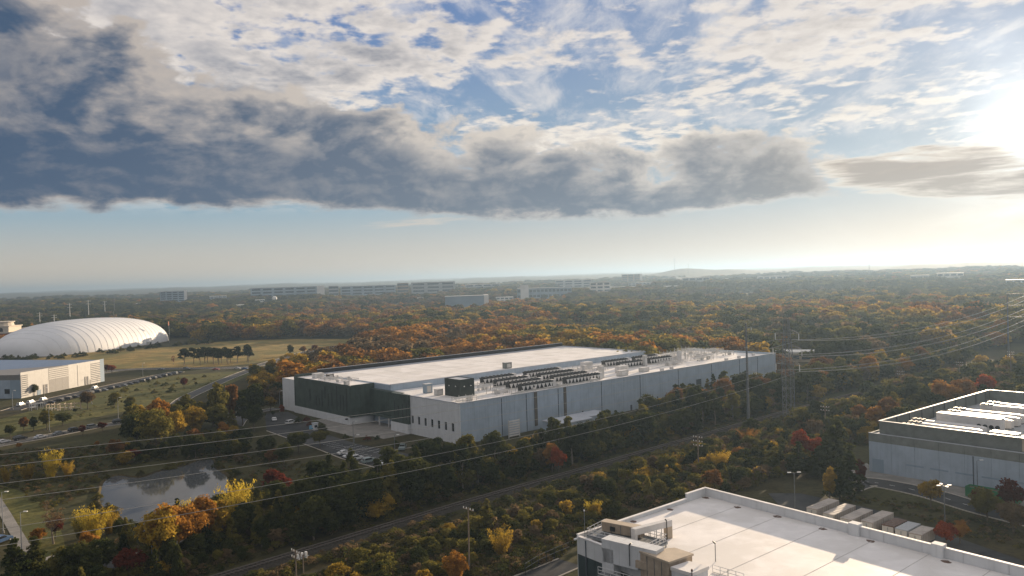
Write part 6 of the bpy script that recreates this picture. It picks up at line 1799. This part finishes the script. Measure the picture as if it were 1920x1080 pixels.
    # second bundle conductor on the right hand span
def monopole():
    t = thing('steel_monopole', 'tall tapered steel pole standing before the hall wall', 'pole', (82.6,282.5,0), HA)
    MB().tube((0,0,0),(0,0,36.3),.55,.26,12).build('shaft', M['darksteel'], t); MB().tube((0,0,0),(0,0,.6),.9,.9,12).build('footing', M['concrete'], t)
    for z, L in ((34.6,1.9),(18.8,3.2)): 
        a = MB().bar((0,0,z),(L*math.cos(-.7),L*math.sin(-.7),z+.15),.14,.16).build('davit_arm', M['galv'], t)
        MB().tube((L*math.cos(-.7),L*math.sin(-.7),z+.1),(L*math.cos(-.7),L*math.sin(-.7),z-.9),.12,n=8).build('insulator', M['porcelain'], a)
monopole()
def right_pole():
    t = thing('steel_monopole', 'dark pole with arms to the right carrying the cables at right edge', 'pole', (RP.x-4.3,RP.y,0))
    MB().tube((0,0,0),(0,0,38.7),.5,.28,12).build('shaft', M['darksteel'], t)
    for z in (38.4, 32.5, 26.5):
        a = MB().bar((0,0,z),(10,-3,z+.1),.22,.26).build('davit_arm', M['darksteel'], t)
        i = MB()
        for k in range(6): i.tube((9.8,-3,z-.1-k*.2),(9.8,-3,z-.25-k*.2),.14,n=8)
        i.build('insulator', M['porcelain'], a)
right_pole()
UP = []
def utility_pole(label, px, py, h, arms, ang, lean=0.0, world=None):
    p = world or G(px, py); t = thing('utility_pole', label, 'pole', (p.x,p.y,0), ang, 'timber utility poles'); t.rotation_euler = (0, lean, ang)
    MB().tube((0,0,0),(0,0,h),.19,.12,8).build('shaft', M['wood'], t)
    for k in range(arms):
        z = h-.35-k*1.15; a = MB().bar((0,-1.5,z),(0,1.5,z),.13,.15).build('crossarm', M['wood'], t)
        for y in (-1.35,-.55,.55,1.35): MB().tube((0,y,z+.08),(0,y,z+.38),.10,.07,8).build('insulator', M['porcelain'], a)
    UP.append((p, h)); return t
ua = math.atan2(RAIL[40].y-RAIL[30].y, RAIL[40].x-RAIL[30].x)
utility_pole('utility pole with three crossarms right of the railway', 1310, 886, 10.0, 3, ua)
utility_pole('tall single pole leaning slightly beside the service track', 880, 1078, 12.5, 1, ua, .02)
utility_pole('utility pole with white fittings at the bottom edge', 556, 1098, 6.5, 2, ua)
utility_pole('small utility pole beside the railway below the lattice tower', 1548, 812, 9.0, 2, ua)
utility_pole('utility pole with bright insulators, left of the pair by the track', 1690, 742, 10.5, 2, ua)
utility_pole('utility pole with bright insulators, second along the far track', 1800, 722, 10.5, 2, ua)
utility_pole('utility pole with bright insulators nearest the right edge', 1896, 706, 12.0, 3, ua)
def transformer():
    p = UP[2][0]; t = thing('pole_transformer', 'pale transformer cans hung beside the bottom edge pole', 'transformer', (p.x+1.2,p.y+.6,0), ua)
    MB().bar((-1.2,0,5.0),(1.2,0,5.0),.1,.12).build('bracket', M['galv'], t); MB().tube((0,.0,0),(0,.0,5.4),.12,n=8).build('stand', M['wood'], t)
    for x in (-.8, 0, .8): MB().tube((x,.35,4.6),(x,.35,5.7),.24,n=10).build('can', M['porcelain'], t)
transformer()
order = [2, 1, 0, 3, 4, 5, 6]
for a, b in zip(order[:-1], order[1:]):
    pa, ha = UP[a]; pb, hb = UP[b]
    for off, sd in ((-.55,'left'),(1.35,'right')):
        d = (pb-pa).normalized(); n = Vector((-d.y,d.x,0))
        wire('thin %s wire from the pole %s to the next' % (sd, ('at the bottom edge','beside the service track','with three crossarms','below the lattice tower','left of the pair','second along the far track')[order.index(a)]), pa+n*off+Vector((0,0,ha)), pb+n*off+Vector((0,0,hb)), 1.6, r=.014, n=14, group='thin wires along the track')
def flagpole():
    p = G(318,642); t = thing('flag_pole', 'slim pole with a red flag right of the dome', 'flag pole', (p.x,p.y,0))
    MB().tube((0,0,0),(0,0,22),.2,.12,8).build('pole', M['galv'], t); MB().box(.1,.2,-2.2,-.05,17.5,21.5).build('flag', M['brick'], t)
flagpole()
for i, (px, y0, y1, D) in enumerate(((73,0,0,1150),(100,0,0,1160),(130,0,0,1300),(165,0,0,1400),(196,0,0,1500))):
    d = ray(px,560); k = D/d.y; X = d.x*k; h = (26,22,34,36,30)[i]
    t = thing('pylon', 'slim far pylon behind the dome, %s from the left' % ('first','second','third','fourth','fifth')[i], 'pylon', (X,D,float(terrain(X,D))), 0, 'far pylons behind the dome')
    MB().tube((0,0,0),(0,0,h),.7,.35,6).build('shaft', M['far_white'], t)
    for z in (.95,.8): MB().bar((-4,0,h*z),(4,0,h*z),.4,.4).build('crossarm', M['far_white'], t)

# ------------------------------------------------------------------ the hazy air
def haze():
    m = bpy.data.materials.new('haze'); m.use_nodes = True; nt = m.node_tree; nt.nodes.clear()
    out = nt.nodes.new('ShaderNodeOutputMaterial'); pv = nt.nodes.new('ShaderNodeVolumePrincipled')
    pv.inputs['Color'].default_value = (.29,.41,.56,1); pv.inputs['Density'].default_value = HAZE_D; pv.inputs['Anisotropy'].default_value = .45
    nt.links.new(pv.outputs[0], out.inputs['Volume'])
    o = MB().box(-21000, 21000, -21000, 21000, -2.0, 170).build('haze', m); tag(o, 'pale even haze over the whole landscape', 'haze', kind='stuff')
HAZE_D = 1.55e-4
haze()
